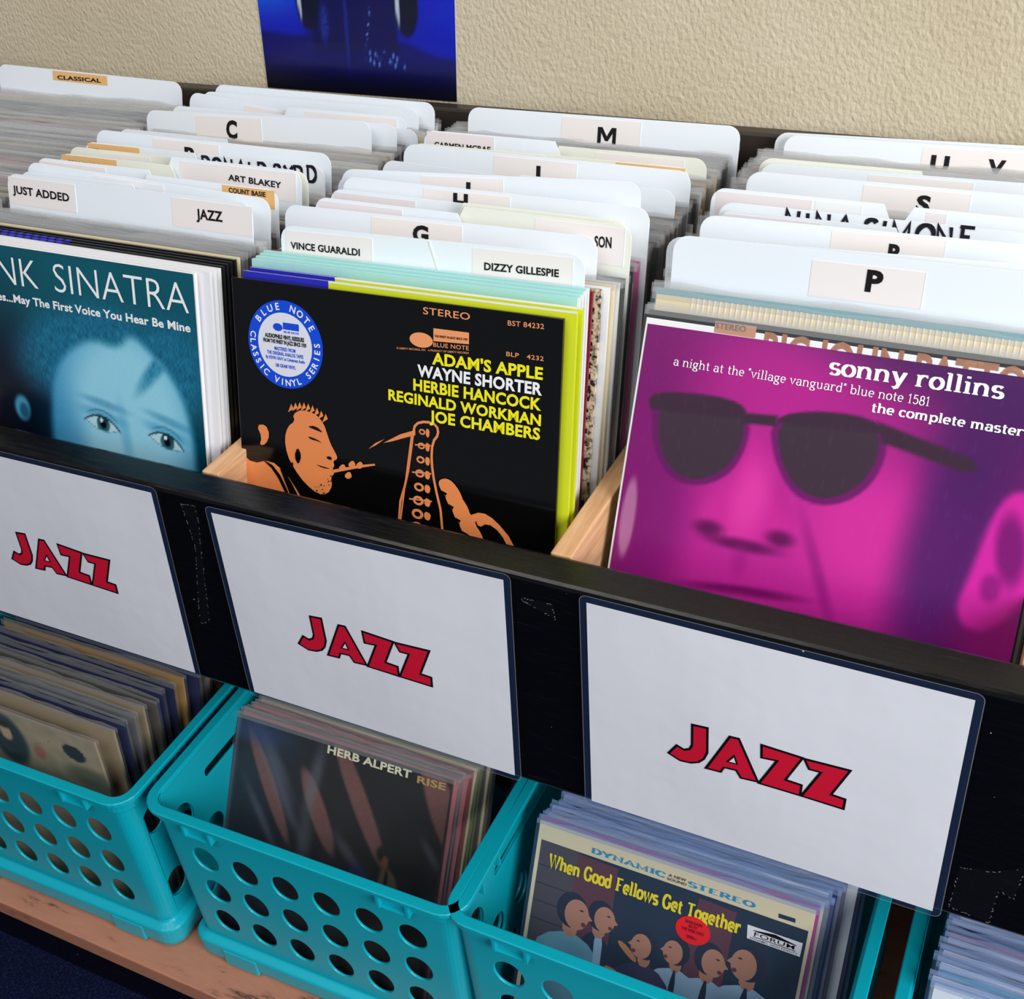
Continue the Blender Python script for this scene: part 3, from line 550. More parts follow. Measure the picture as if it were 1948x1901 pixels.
CARDLBL = {   # full label, short name used for the records filed behind it
 'B1': ('full width white divider card reading JUST ADDED and JAZZ behind the teal cover', 'JUST ADDED card'),
 'B2': ('plain white left tab card peeking out directly behind the JUST ADDED card', 'plain tab behind JUST ADDED'),
 'B3': ('tall white card with a blank pale label, second full card behind JUST ADDED', 'blank label card behind JUST ADDED'),
 'B4r': ('right tab card with the frontmost orange label, just behind the JAZZ lettering', 'frontmost right orange label tab'),
 'B4': ('left tab card with blank cream label in front of the two orange left labels', 'blank cream left tab before the orange labels'),
 'B5': ('left tab card with the nearer of the two orange labels on the left', 'nearer left orange label tab'),
 'B6': ('cream right tab card with bold black capitals behind the right orange label', 'cream right tab with bold capitals'),
 'B6b': ('yellowish right tab card showing only its corner behind the cream bold capitals tab', 'yellowish right corner tab'),
 'B7': ('blank left tab card between the two orange left labels', 'blank tab between the orange left labels'),
 'B8': ('left tab card with the farther of the two orange labels on the left', 'farther left orange label tab'),
 'B10': ('right tab card handwritten in black marker beside the letter B', 'handwritten tab beside the letter B'),
 'B9': ('full white divider card lettered B, half hidden behind the handwritten tab', 'letter B card'),
 'B11': ('pale pink left tab card sticking up behind the letter B card', 'pink tab behind letter B'),
 'B12': ('full white divider card with a large black letter C', 'letter C card'),
 'B12b': ('plain white card showing to the right, first behind the letter C card', 'first plain card behind letter C'),
 'B12c': ('low plain white card showing its right corner, second behind the letter C card', 'second plain card behind letter C'),
 'B13R': ('cream right tab card with worn label between the C card and the poster', 'worn cream tab behind letter C'),
 'B13L': ('white card tilted down to the right at the back of the left sign bin', 'tilted card behind letter C'),
 'B14': ('white card second from the back rail below the blue poster', 'second card from the back rail under the poster'),
 'B15': ('rearmost white card touching the bottom of the blue poster in view', 'rearmost card under the poster'),
 'C1': ('divider card with two cream name labels directly behind the black saxophone cover', 'two name card'),
 'C2': ('full white divider card with the large letter G', 'letter G card'),
 'C3': ('left tab card with blank pink label, first behind the letter G card', 'first pink tab behind letter G'),
 'SON': ('cream right tab card reading SON at the right behind the letter G card', 'SON tab'),
 'C3g': ('cream right tab card hidden just behind the tab reading SON', 'cream tab behind SON'),
 'C4': ('left tab card with blank pink label right in front of the letter H card', 'pink tab before letter H'),
 'C5': ('full white divider card with letter H half hidden in the middle bin', 'letter H card'),
 'H2': ('plain white card showing a rim just behind the letter H card', 'plain card behind letter H'),
 'C6': ('full white divider card with the letter I in the middle bin', 'letter I card'),
 'C7': ('plain white left tab card sloping down behind the letter I card', 'sloping card behind letter I'),
 'C8': ('white right tab card showing the top of a round letter beside the I card', 'round letter tab'),
 'C9': ('full white divider card with the letter L in the middle bin', 'letter L card'),
 'C10': ('cream left tab card showing a thin edge behind the letter L card', 'thin cream tab behind letter L'),
 'C10r': ('yellow edged right tab card with orange strip behind the letter L card', 'orange strip tab behind letter L'),
 'C11': ('left tab card with small black capitals below the letter M card', 'small capitals tab before letter M'),
 'C12': ('pale green right tab card with cream label in front of the letter M card', 'pale green tab before letter M'),
 'C13': ('full white divider card with the large letter M at the back rail', 'letter M card'),
 'D1': ('full white divider card with the large letter P behind the magenta cover', 'letter P card'),
 'D1b': ('plain white card doubling the edge of the letter P card from behind', 'plain card behind letter P'),
 'D6': ('full white divider card with letter R half hidden behind the P card', 'letter R card'),
 'D7': ('left tab card with blank pink label just behind the letter R card', 'pink tab behind letter R'),
 'D8': ('white divider card handwritten in black marker in the right bin', 'handwritten card in the right bin'),
 'D9': ('right tab card with pink label behind the handwritten card in the right bin', 'pink right tab behind the handwritten card'),
 'D10': ('left tab card with wide pink label behind the handwritten card in the right bin', 'wide pink left tab'),
 'D11': ('right tab card with narrow pink label in front of the letter S card', 'narrow pink tab before letter S'),
 'D12': ('full white divider card with the letter S in the right bin', 'letter S card'),
 'D13': ('white card with a blank cream label, first behind the letter S card', 'blank card behind letter S'),
 'D14': ('cream left tab card with a thin edge, just in front of the U V card', 'thin cream tab before U V'),
 'D15': ('full white divider card with the letters U and V', 'U V card'),
 'D16': ('rearmost plain white card against the back rail behind the U V card', 'rearmost card behind U V'),
 'A1': ('white divider card with orange CLASSICAL label at the far upper left', 'CLASSICAL card')}
CREAMY = {'B6b', 'C3g', 'C12', 'C10', 'C10r', 'SON', 'D14', 'B5', 'B7'}
LAB = {'cream': 'label_cream', 'pink': 'label_pink', 'pale': 'label_pale', 'orange': 'label_orange'}
def card_outline(kind, w, H):
    r = .0125
    if kind in ('full',): return rrect(-w/2, w/2, 0, H, r, 5, (0, 0, 1, 1))
    lo = H-.05
    if kind.startswith('left'):
        return [(-w/2, 0), (w/2, 0), (w/2, lo), (.022, lo), (-.004, H)] + [(-w/2+r-r*math.sin(R(90*i/5)), H-r+r*math.cos(R(90*i/5))) for i in range(6)]
    s0 = -.004 if kind == 'right' else -.025
    return [(-w/2, 0), (w/2, 0)] + [(w/2-r+r*math.cos(R(90*i/5)), H-r+r*math.sin(R(90*i/5))) for i in range(6)] + [(s0, H), (s0-.026, lo), (-w/2, lo)]
for nm, binn, kind, base, rot, w, H, items in CARDS:
    o = thing('divider_card', CARDLBL[nm][0], 'divider card', base, 15.0, rot, 'record bin divider cards')
    mb = MB(); mb.plate(card_outline(kind, w, H), 0, .0009, 'card_cream' if nm in CREAMY else 'card_white'); mb.build('card', o, .0002)
    for it in items:
        if it[0] == 'lab':
            mb = MB(); mb.plate([(it[2], it[4]), (it[3], it[4]), (it[3], it[5]), (it[2], it[5])], -.00025, 0, LAB[it[1]])
            if it[1] != 'orange': mb.plate([(it[3], it[4]), (it[3]+.0007, it[4]), (it[3]+.0007, it[5]), (it[3], it[5])], -.0004, 0, 'card_white')
            mb.build('paper_label', o)
        else:
            st = 'bold' if it[1] == 'sans' and len(it[2]) < 3 else it[1]
            t = MB()
            if it[2] == 'M':
                t.poly([(it[3]+(it[5]-it[3])*u, it[4]+.001+it[7]*v) for u, v in ((0, 0), (0, 1), (.25, 1), (.5, .45), (.75, 1), (1, 1), (1, 0), (.81, 0), (.81, .66), (.57, .16), (.43, .16), (.19, .66), (.19, 0))], -.0006, 'ink')
            else: put_text(t, it[2], (it[3], it[4]), (it[5], it[6]), it[7], 'marker' if st == 'hand' else 'ink', st, -.0006)
            t.build('lettering', o)
    if nm == 'C1':                           # the slanted cut where two tabs overlap
        mb = MB(); mb.plate([(.004, H-.001), (.0056, H-.001), (.0226, H-.047), (.021, H-.047)], -.0005, 0, 'label_pale'); mb.build('tab_edge', o)

# ---------------------------------------------------------------- records
J = .3145
def jacket_mesh(col, t=.0033):
    mb = MB(); mb.box(-J/2, J/2, 0, t, 0, J, 'jacket_'+col); return mb.mesh('jacket')
JM = {c: jacket_mesh(c) for c in PAL}
def sleeve_mesh(seed, mt, t=.0033, w=.322, h=.3205):
    q = random.Random(seed); mb = MB(); n = 14
    tops = []
    for side in (0, 1):
        ph, am = q.uniform(0, 6), q.uniform(.0004, .0011)
        tops.append([h-q.uniform(0, .004)+am*math.sin(ph+i*.9) for i in range(n+1)])
    for side, y in ((0, -.0005), (1, t+.0005)):
        vs = []
        for i in range(n+1):
            x = -w/2+w*i/n; lean_ = (.0006 if side else -.0004)
            vs += [(x, y, 0), (x, y, J-.004), (x, y+lean_, tops[side][i])]
        fs = []
        for i in range(n):
            for k in (0, 1): fs.append((i*3+k, (i+1)*3+k, (i+1)*3+k+1, i*3+k+1))
        mb.add(vs, fs[0::2], mt.replace('sleeve', 'panel')); mb.add(vs, fs[1::2], mt)
    for x in (-w/2, w/2): mb.add([(x, -.0005, 0), (x, t+.0005, 0), (x, t+.0005, J), (x, -.0005, J)], [(0, 1, 2, 3)], mt.replace('sleeve', 'panel'))
    return mb.mesh('sleeve')
SM = [sleeve_mesh(k, 'clear_sleeve') for k in range(6)]; SB = [sleeve_mesh(k+20, 'blue_sleeve') for k in range(5)]
proto = {}
def record(loc, lean, col, label, group, rot=0, sleeve=True, blue=False):
    e = bpy.data.objects.new('record', None); COL.objects.link(e); e.empty_display_size = .02
    e.location = loc; e.rotation_mode = 'YXZ'; e.rotation_euler = (-R(lean), R(rot), 0)
    tag(e, label, 'record', group)
    link('jacket', JM[col], e)
    if sleeve: link('plastic_sleeve', rnd.choice(SB if blue else SM), e)
    return e
MUTE = ['grey', 'white', 'dark', 'cream', 'grey', 'black', 'grey', 'brown', 'white', 'grey', 'navy', 'tan', 'grey', 'dark', 'white', 'red', 'grey', 'green', 'gold', 'grey']
# records filed between the cards
XC = {'A': -.7158, 'B': -.3731, 'C': -.031, 'D': .311}
for binn in 'BCD':
    cs = sorted([(c[3][1], c[0], c[3][2]) for c in CARDS if c[1] == binn])
    for (y0, n0, _), (y1, n1, _) in zip(cs, cs[1:]+[(.452, None, 0)]):
        if n0 == 'C1': continue
        NEAR = {'C2': ['black', 'dark'], 'C4': ['magenta', 'cream'], 'SON': ['black'], 'C5': ['cream', 'dark'], 'C6': ['dark', 'red', 'brown', 'dark', 'grey', 'brown', 'black', 'grey']}.get(n0, MUTE)
        gap = y1-y0-.0022; pitch = .0062
        n = int(gap/pitch)
        for k in range(n):
            short = CARDLBL[n0][1]
            record((XC[binn]+rnd.uniform(-.0035, .0035), y0+.0020+(gap/n)*(k+.15), FL), 15.0, rnd.choice(NEAR), 'sleeved record filed right behind the '+short, 'records behind the '+short)
y = .10
while y < .425:
    record((XC['A']+rnd.uniform(-.004, .004), y, FL), 15.0, rnd.choice(['grey', 'white', 'cream', 'grey', 'pink', 'white', 'dark']), 'record in clear sleeve packed in the far left bin before the CLASSICAL card', 'records in the far left bin'); y += .0072
# front of the bin behind the left sign
def hero(label, loc, lean, rot, mt='gloss_black', cat='record', name='record', x1=J/2):
    e = thing(name, label, cat, loc, lean, rot)
    mb = MB(); mb.box(-J/2, x1, 0, .0036, 0, J, mt); mb.build('jacket', e, .0006); return e
sina = hero('teal record cover showing a pale blue child face, front of the left sign bin', (-.3913, .036, -.1524), 13.9, -.16, 'jacket_white')
front_B = ['white', 'white', 'white', 'black', 'black', 'black', 'black', 'cream', 'grey', 'grey', 'dark', 'grey', 'grey']
LB = {'white': ('white edged record jacket just behind the teal child face cover', 'white jackets behind the teal cover'), 'black': ('black edged record jacket behind the teal cover and its white neighbours', 'black jackets behind the teal cover'),
      'cream': ('cream edged record jacket between black jackets and the JUST ADDED card', None), 'grey': ('record in clear sleeve stacked just in front of the JUST ADDED card', 'sleeved records before JUST ADDED'), 'dark': ('record in clear sleeve stacked just in front of the JUST ADDED card', 'sleeved records before JUST ADDED')}
for k, c in enumerate(front_B):
    record((-.3805+.0013*k if k < 3 else -.3790+.0006*k, .0405+.0049*k, FL), 14.2, c, LB[c][0], LB[c][1], 0, k >= 8)
for q_, chk in enumerate([o for o in COL.objects if o.name.startswith('record') and o.get('label') == LB['black'][0]][:2]):
    mb = MB()
    for i in range(13): mb.box(-J/2+.010*i+(.005*q_), -J/2+.010*i+.0066+(.005*q_), -.0003, .0034, J-.006, J+.0004, 'jacket_blue')
    mb.build('blue_check_strip', chk)
# front of the middle bin
adam = hero('black record cover with orange saxophone player and yellow names, front of the middle bin', (-.0376, .037, -.1485), 15.47, -1.28)
MIDY = [.0462, .0540, .0690, .0752, .0814, .0870, .0985, .1035, .1085, .1135, .1185]
for k, c in enumerate(['lime', 'lime', 'aqua', 'aqua', 'aqua', 'aqua', 'red', 'speckle', 'white', 'cream', 'white']):
    L_ = {'lime': ('lime and blue topped record directly behind the black saxophone cover', 'lime and blue records'), 'aqua': ('pale aqua topped record between the lime ones and the two name card', 'pale aqua records'),
          'red': ('dark red edged record jacket right behind the two name card', None), 'speckle': ('cream jacket with a black speckled edge and tiny letters down its side', None),
          'white': ('white record jacket between the speckled one and the letter G card', 'white jackets before the letter G card'), 'cream': ('cream jacket between the speckled one and the letter G card', None)}[c]
    x = (-.0305+.0015*k) if k < 2 else (-.0385 if k < 6 else [-.0430, -.0375, -.0325, -.030, -.028][k-6])
    r_ = record((x, MIDY[k], FL+(.006 if k < 6 else 0)), 15.3, 'white' if c == 'aqua' else c, L_[0], L_[1], -1.2 if k < 2 else (-1.1 if k < 6 else -.5), k > 8)
    if c == 'lime':
        mb = MB(); mb.box(-J/2, -J/2+.088, -.0002, .0035, J-.02, J+.0003, 'jacket_blue'); mb.build('blue_corner', r_)
        mb = MB(); mb.box(-J/2, J/2, -.0001, .0002, J-.0012, J+.0004, 'jacket_white'); mb.build('white_seam', r_)
    if c == 'aqua': mb = MB(); mb.box(-J/2+.0005, J/2-.0015, -.0003, .0036, J-.035, J+.0004, 'jacket_aqua'); mb.build('aqua_top_band', r_)
    if c == 'speckle':
        mb = MB()
        for i, ch in enumerate("uoouoadoun'd"): put_text(mb, ch, (J/2-.008, J-.018-.0095*i), (J/2-.0046, J-.018-.0095*i), .004, 'ink', 'bold', -.0004)
        mb.build('side_lettering', r_)
# front of the right bin: the stack leans further back towards the front
sonny = hero('magenta record cover with a face in dark sunglasses, front of the right bin', (.3143, .0363, -.1410), 28.6, -.25, 'jacket_white')
fd = ['black', 'cream', 'teal', 'white']
FDL = ['dark grey record with orange block lettering right behind the magenta cover', 'cream topped record with fine vertical marks behind the orange lettered one', 'pale blue topped record between the cream and white ones in the right bin', 'plain white record in front of the letter P card']
bigjohn = None
for k, c in enumerate(fd):
    yb, L_ = [(.0506, 26.3), (.0786, 25.2), (.0914, 23.5), (.1270, 20.1)][k]
    r_ = record(([.316, .314, .312, .319][k], yb, FL+.011), L_, c, FDL[k], 'front records in the right bin', -.3, k < 3)
    if k == 0: bigjohn = r_
    if k == 1:
        mb = MB()
        for i in range(60): x = -J/2+.03+.0046*i; mb.box(x, x+.0011, -.0004, .0037, J-.012, J+.0003, 'label_cream')
        mb.build('edge_marks', r_)
mb = MB(); mb.poly([(-J/2+.055, J-.030), (-J/2+.088, J-.030), (-J/2+.088, J-.002), (-J/2+.055, J-.002)], -.0004, 'print_peach_dim')
put_text(mb, 'BIG JOHN PATTON', (-J/2+.095, J-.028), (J/2-.012, J-.028), .022, 'print_peach_dim', 'black', -.0005)
put_text(mb, 'STEREO', (-J/2+.056, J-.0075), (-J/2+.080, J-.0075), .0045, 'jacket_grey', 'wide', -.0007); mb.build('lettering', bigjohn)
# ---------------------------------------------------------------- printed covers
def lettering(par, rows, name='lettering', y=-.0008):
    mb = MB()
    for s, st, mt, a, b, cap in rows: put_text(mb, s, a, b, cap, mt, st, y)
    return mb.build(name, par)
# teal cover: a generic child's face
FACE_ = poly_mask(smooth_poly([(-.030, .02), (-.036, .100), (-.034, .150), (-.026, .196), (.000, .224), (.030, .238), (.060, .232), (.078, .250), (.098, .236), (.124, .214), (.140, .180), (.145, .12), (.14, .02)], 2), .0065)
def teal_col(x, z):
    c = mixc((0, 84, 100), (2, 44, 66), sst(.26, .06, z)*.85+.22*nz(x*22, z*22, 1)+.08*nz(x*90, z*90, 4))
    c = mixc(c, (8, 14, 30), blob(x, z, -.11, .12, .085, .13, .5)*.9); c = mixc(c, (34, 12, 16), blob(x, z, -.13, .08, .08, .055, .5)*.8)
    st_ = .5+.5*nz((x+.35*z)*120, (z-.2*x)*26, 5); hm = max(blob(x, z, .02, .222, .088, .045, .35, 14), blob(x, z, .112, .215, .045, .055, .4, -40))
    c = mixc(c, mixc((4, 70, 100), (40, 150, 190), st_), hm*.85)
    f = FACE_(x, z); d_ = math.hypot((x-.066), (z-.168)*.85); sk = mixc((150, 212, 232), (44, 136, 186), sst(.045, .115, d_)); sk = mixc(sk, (176, 222, 236), blob(x, z, .05, .105, .07, .03, .8)*.5); sk = mixc(sk, (120, 196, 226), .25*nz(x*120, z*120, 7)); c = mixc(c, sk, f)
    c = mixc(c, mixc((10, 84, 116), (60, 166, 204), st_), f*blob(x, z, .106, .222, .007, .034, .6, -42)*.85)
    for ex, ez, tl, s_ in ((.0314, .1524, -8, 1), (.1094, .1485, -12, .95)):
        def rot(dx, dz): a = R(tl); return ex+dx*math.cos(a)-dz*math.sin(a), ez+dx*math.sin(a)+dz*math.cos(a)
        bx, bz = rot(.002, .0225); c = mixc(c, (34, 118, 162), blob(x, z, bx, bz, .026, .0040, .7, tl)*.55*(.7+.3*st_))
        bx, bz = rot(0, .010); c = mixc(c, (64, 150, 190), blob(x, z, bx, bz, .025, .0060, .6, tl)*.6)
        u, w = (x-ex)*math.cos(R(tl))+(z-ez)*math.sin(R(tl)), -(x-ex)*math.sin(R(tl))+(z-ez)*math.cos(R(tl))
        t_ = u/(.0215*s_); up, lo = .0088*(1-t_*t_)-.0004, -.0060*(1-t_*t_)
        if abs(t_) < 1.25:
            ins = sst(-.0006, .0006, up-w)*sst(-.0006, .0006, w-lo)*sst(1.05, .95, abs(t_)); c = mixc(c, (186, 222, 230), ins)
            ir = blob(x, z, *rot(.0012, .0008), .0082, .0086, .10)*ins; c = mixc(c, mixc((70, 128, 136), (22, 60, 72), blob(x, z, *rot(.0012, .0008), .0075, .0075, .3)*.5+.5*sst(.0, .006, w)), ir); c = mixc(c, (6, 12, 18), blob(x, z, *rot(.0012, .0006), .0038, .0040, .2)*ins)
            c = mixc(c, (240, 250, 252), blob(x, z, *rot(-.0012, .0045), .0018, .0022, .3))
            c = mixc(c, (10, 34, 48), sst(.0016, .0004, abs(w-up-.0003))*sst(1.12, .98, abs(t_))*.92); c = mixc(c, (40, 100, 130), sst(.0014, .0003, abs(w-up-.0062))*sst(1.05, .6, abs(t_))*.6); c = mixc(c, (50, 120, 150), sst(.0010, .0002, abs(w-lo))*sst(1.0, .8, abs(t_))*.6)
    c = mixc(c, (70, 160, 200), blob(x, z, .060, .145, .006, .030, .8, 6)*.45); c = mixc(c, (44, 124, 172), blob(x, z, -.012, .12, .02, .05, .8)*.4)
    c = mixc(c, (70, 150, 180), blob(x, z, -.0725, .152, .010, .013, .3)); c = mixc(c, (20, 70, 100), blob(x, z, -.0705, .149, .006, .008, .4)*.8)
    return c
picture('cover_picture', sina, -J/2+.0005, J/2-.0015, .0005, J-.0005, 190, 190, teal_col, 'printed_cover', -.0004)
lettering(sina, [('FRANK', 'thin', 'print_white', (-.152, .2768), (-.0299, .2770), .0271), ('SINATRA', 'thin', 'print_white', (-.0091, .2774), (.1487, .2777), .0271), ('Eyes...May The First Voice You Hear Be Mine', 'sans', 'print_white', (-.098, .2600), (.1489, .261), .0074)])
# black cover: a generic horn player in orange
lettering(adam, [('STEREO', 'wide', 'print_peach', (.0343, .3043), (.077, .3042), .0055), ('BST 84232', 'wide', 'print_peach', (.1104, .304), (.1415, .3048), .0039), ('BLUE NOTE', 'wide', 'print_peach', (.0438, .2785), (.0764, .2796), .0034),
  ('\u00a9 LIBERTY RECORDS, INC   A PRODUCT OF LIBERTY RECORDS', 'wide', 'print_peach', (.0092, .2721), (.0764, .2766), .0015), ('BLP   4232', 'wide', 'print_peach', (.1097, .2794), (.1421, .2795), .0035),
  ("ADAM'S APPLE", 'black', 'print_yellow', (.0427, .264), (.1419, .2646), .0092), ('WAYNE SHORTER', 'black', 'print_white', (.0288, .2519), (.1417, .2518), .0093), ('HERBIE HANCOCK', 'black', 'print_yellow', (.0249, .2394), (.1413, .2393), .0092),
  ('REGINALD WORKMAN', 'black', 'print_yellow', (.0007, .2274), (.1416, .2266), .0087), ('JOE CHAMBERS', 'black', 'print_yellow', (.0403, .2146), (.1413, .2148), .0092)])
mb = MB(); mb.poly(ell(.0324, .2824, .0109, .0062), -.0006, 'print_peach'); mb.poly([(.0438, .2936), (.0762, .2939), (.0763, .2845), (.0438, .283)], -.0006, 'print_peach')
put_text(mb, 'THE FINEST IN JAZZ SINCE 1939', (.0450, .2866), (.0752, .2874), .0017, 'gloss_black', 'sans', -.0009); mb.build('label_emblem', adam)
mb = MB(); O, K = 'print_orange', 'gloss_black'
head = [(-.089, .205), (-.074, .2035), (-.0655, .196), (-.0620, .186), (-.0590, .178), (-.0535, .1695), (-.0520, .1655), (-.0570, .1625), (-.0555, .1585), (-.0580, .1550), (-.0555, .1515), (-.0600, .1470), (-.0585, .1390), (-.0640, .1300), (-.0740, .1280), (-.0880, .1360), (-.0990, .1480), (-.1060, .1600), (-.1080, .175), (-.1040, .187), (-.0960, .193), (-.0980, .199)]
mb.poly(smooth_poly(head, 1), -.0006, O)
mb.poly(smooth_poly([(-.157, .02), (-.157, .154), (-.145, .145), (-.125, .152), (-.108, .142), (-.094, .124), (-.080, .10), (-.06, .02)], 1), -.0005, O)
mb.poly(smooth_poly([(-.138, .183), (-.128, .185), (-.124, .176), (-.129, .166), (-.136, .164), (-.133, .172)], 1), -.0006, O)
for k_, pts in enumerate(([(-.083, .1905), (-.074, .1925), (-.0655, .1870), (-.074, .1885)], [(-.083, .1815), (-.074, .1805), (-.0665, .1770), (-.072, .1785), (-.080, .1790)], [(-.0640, .1655), (-.0590, .1668), (-.0575, .1635), (-.062, .1632)], [(-.076, .1565), (-.068, .1558), (-.0585, .1548), (-.068, .1542)], [(-.098, .160), (-.094, .170), (-.090, .162), (-.094, .152)],
   [(-.104, .150), (-.099, .156), (-.101, .143), (-.092, .132), (-.083, .128), (-.094, .126), (-.106, .140)], [(-.116, .150), (-.105, .139), (-.093, .118), (-.088, .10), (-.094, .10), (-.108, .130)], [(-.135, .152), (-.118, .146), (-.104, .120), (-.099, .10), (-.1015, .10), (-.107, .118), (-.120, .142)])): mb.poly(smooth_poly(pts, 1), -.0009-.00002*k_, K)
q = random.Random(5)
for i in range(46):                          # stubble along the jaw
    t_ = q.random(); x = -.1015+.040*t_+q.uniform(-.003, .003); z = .152-.024*math.sin(math.pi*min(1, t_*.8+.1))+q.uniform(-.004, .004); s_ = q.uniform(.0005, .0012)
    mb.poly([(x-s_, z-s_), (x+s_, z-s_*.3), (x+s_*.2, z+s_)], -.00112-.000001*i, K)
for i in range(9):
    x = -.100+.0045*i; z = .1995+.006*math.sin(.35*i+.5); mb.poly([(x-.003, z-.002), (x+.003, z+.002), (x+.001, z+.0065)], -.00061-.00001*i, O)
mb.poly([(-.057, .1545), (-.030, .1635), (-.014, .1675), (-.0135, .1660), (-.031, .1605), (-.057, .1515)], -.0006, O)
for n_, (x, z) in enumerate(((-.048, .158), (-.038, .163), (-.030, .1635), (-.042, .152))): mb.poly(smooth_poly([(x-.004, z-.001), (x+.002, z+.0045), (x+.005, z-.0005), (x, z-.004)], 1), -.0007-.00003*n_, O)
mb.poly([(.0265, .2045), (.012, .1985), (-.005, .1880), (.003, .1905), (.0150, .1955), (.0265, .2000)], -.0006, O); mb.poly([(-.004, .1915), (-.012, .1850), (-.020, .1800), (-.013, .1865)], -.0006, O)
sax = [(.0255, .2110), (.037, .2150), (.0480, .2130), (.0500, .2040), (.0440, .1960), (.0430, .1800), (.0460, .1600), (.0540, .1300), (.0600, .02), (.004, .02), (.0080, .1300), (.0170, .1600), (.0210, .1850), (.0230, .2000)]
sm_ = smooth_poly(sax, 1); mb.poly(sm_, -.0005, O); mb.poly(inset(sm_, .0022), -.00056, K)
for i in range(13):                          # pads, rods and levers
    z = .204-.0125*i; w_ = .0030+.00042*i; x = .0345-.0006*i
    mb.poly(ell(x-.45*w_, z, w_*1.05, w_*.85, 14), -.00062-.00001*i, O); mb.poly(ell(x-.45*w_, z, w_*.55, w_*.42, 12), -.0008-.00001*i, K)
    mb.poly(smooth_poly([(x+w_*.8, z+.004), (x+w_*2.0, z+.0025), (x+w_*1.7, z-.0045), (x+w_*.7, z-.003)], 1), -.00064-.00001*i, O)
    if i % 2: mb.poly([(x-w_*2.2, z-.0005), (x+w_*2.2, z+.0012), (x+w_*2.2, z+.0024), (x-w_*2.2, z+.0007)], -.0009-.00001*i, O)
mb.poly([(.0225, .200), (.0235, .200), (.0095, .10), (.0080, .10)], -.001, O)
for i in range(4):                           # the fingers on the keys
    x, z = .048+.0068*i, .156-.011*i
    mb.poly(smooth_poly([(x, z+.008), (x+.012, z+.012), (x+.024, z-.001), (x+.027, z-.018), (x+.015, z-.012), (x+.004, z-.002)], 2), -.00115-.00008*i, O)
    mb.poly(smooth_poly([(x+.002, z+.0002), (x+.012, z-.0035), (x+.022, z-.015), (x+.0105, z-.0075)], 1), -.00119-.00008*i, K)
mb.poly(smooth_poly([(.078, .137), (.090, .143), (.103, .138), (.120, .122), (.134, .09), (.140, .02), (.09, .02), (.085, .09), (.078, .12)], 1), -.0006, O)
mb.poly(smooth_poly([(.084, .136), (.088, .128), (.096, .134), (.108, .128), (.118, .112), (.122, .08), (.110, .02), (.088, .02), (.082, .09)], 1), -.0009, K)
mb.build('cover_picture', adam)
st = MB(); CX, CZ, RR = -.1028, .2612, .0388
st.plate(ell(CX, CZ, RR, RR, 56), -.0010, -.0004, 'sticker_blue'); st.poly(ell(CX, CZ, .0282, .0282, 48), -.0012, 'sticker_white')
st.poly(ell(CX-.0065, CZ+.0150, .005, .0034, 24), -.0014, 'sticker_blue'); st.poly([(CX-.001, CZ+.0138), (CX+.0155, CZ+.0138), (CX+.0155, CZ+.0198), (CX-.001, CZ+.0198)], -.0014, 'sticker_blue')
def ring_text(s, a0, a1, rad, h, inward):
    n = len(s)
    for i, ch in enumerate(s):
        if ch == ' ': continue
        a = R(a0+(a1-a0)*i/(n-1)); tx = Vector((math.sin(a), 0, -math.cos(a)))*(1 if not inward else -1)
        nx_ = Vector((math.cos(a), 0, math.sin(a)))*(1 if not inward else -1); c_ = Vector((CX, 0, CZ))+Vector((math.cos(a), 0, math.sin(a)))*rad
        vs, fs = font_geo(ch, .02); 
        if not vs: continue
        mxx = (min(v[0] for v in vs)+max(v[0] for v in vs))/2; k = h/CAP
        st.add([tuple(Vector((c_.x, -.0013, c_.z))+tx*(v[0]-mxx)*k+nx_*(v[1]-CAP/2)*k) for v in vs], fs, 'print_white')
ring_text('BLUE NOTE', 142, 32, .0336, .0058, False)
ring_text('CLASSIC VINYL SERIES', 170, 366, .0336, .0056, True)
for s, z, hw, mt, cap in (('BLUE NOTE', .0108, .0078, 'sticker_blue', .0017), ('AUDIOPHILE VINYL REISSUES', .0050, .0205, 'ink', .0034), ('FROM THE FINEST IN JAZZ SINCE 1939', .0005, .0225, 'ink', .0032), ('MASTERED FROM', -.0055, .0110, 'sticker_blue', .0030), ('THE ORIGINAL ANALOG TAPES', -.0098, .0190, 'sticker_blue', .0030), ('By KEVIN GRAY at Cohearent Audio', -.0140, .0205, 'sticker_blue', .0027), ('180 GRAM VINYL', -.0205, .0105, 'sticker_blue', .0030)):
    xo = .0075 if s == 'BLUE NOTE' else 0
    put_text(st, s, (CX+xo-hw, CZ+z), (CX+xo+hw, CZ+z), cap, mt, 'bold' if mt == 'ink' else 'sans', -.0014)
so_ = st.build('sticker', adam); so_['label'] = 'round blue and white sticker'
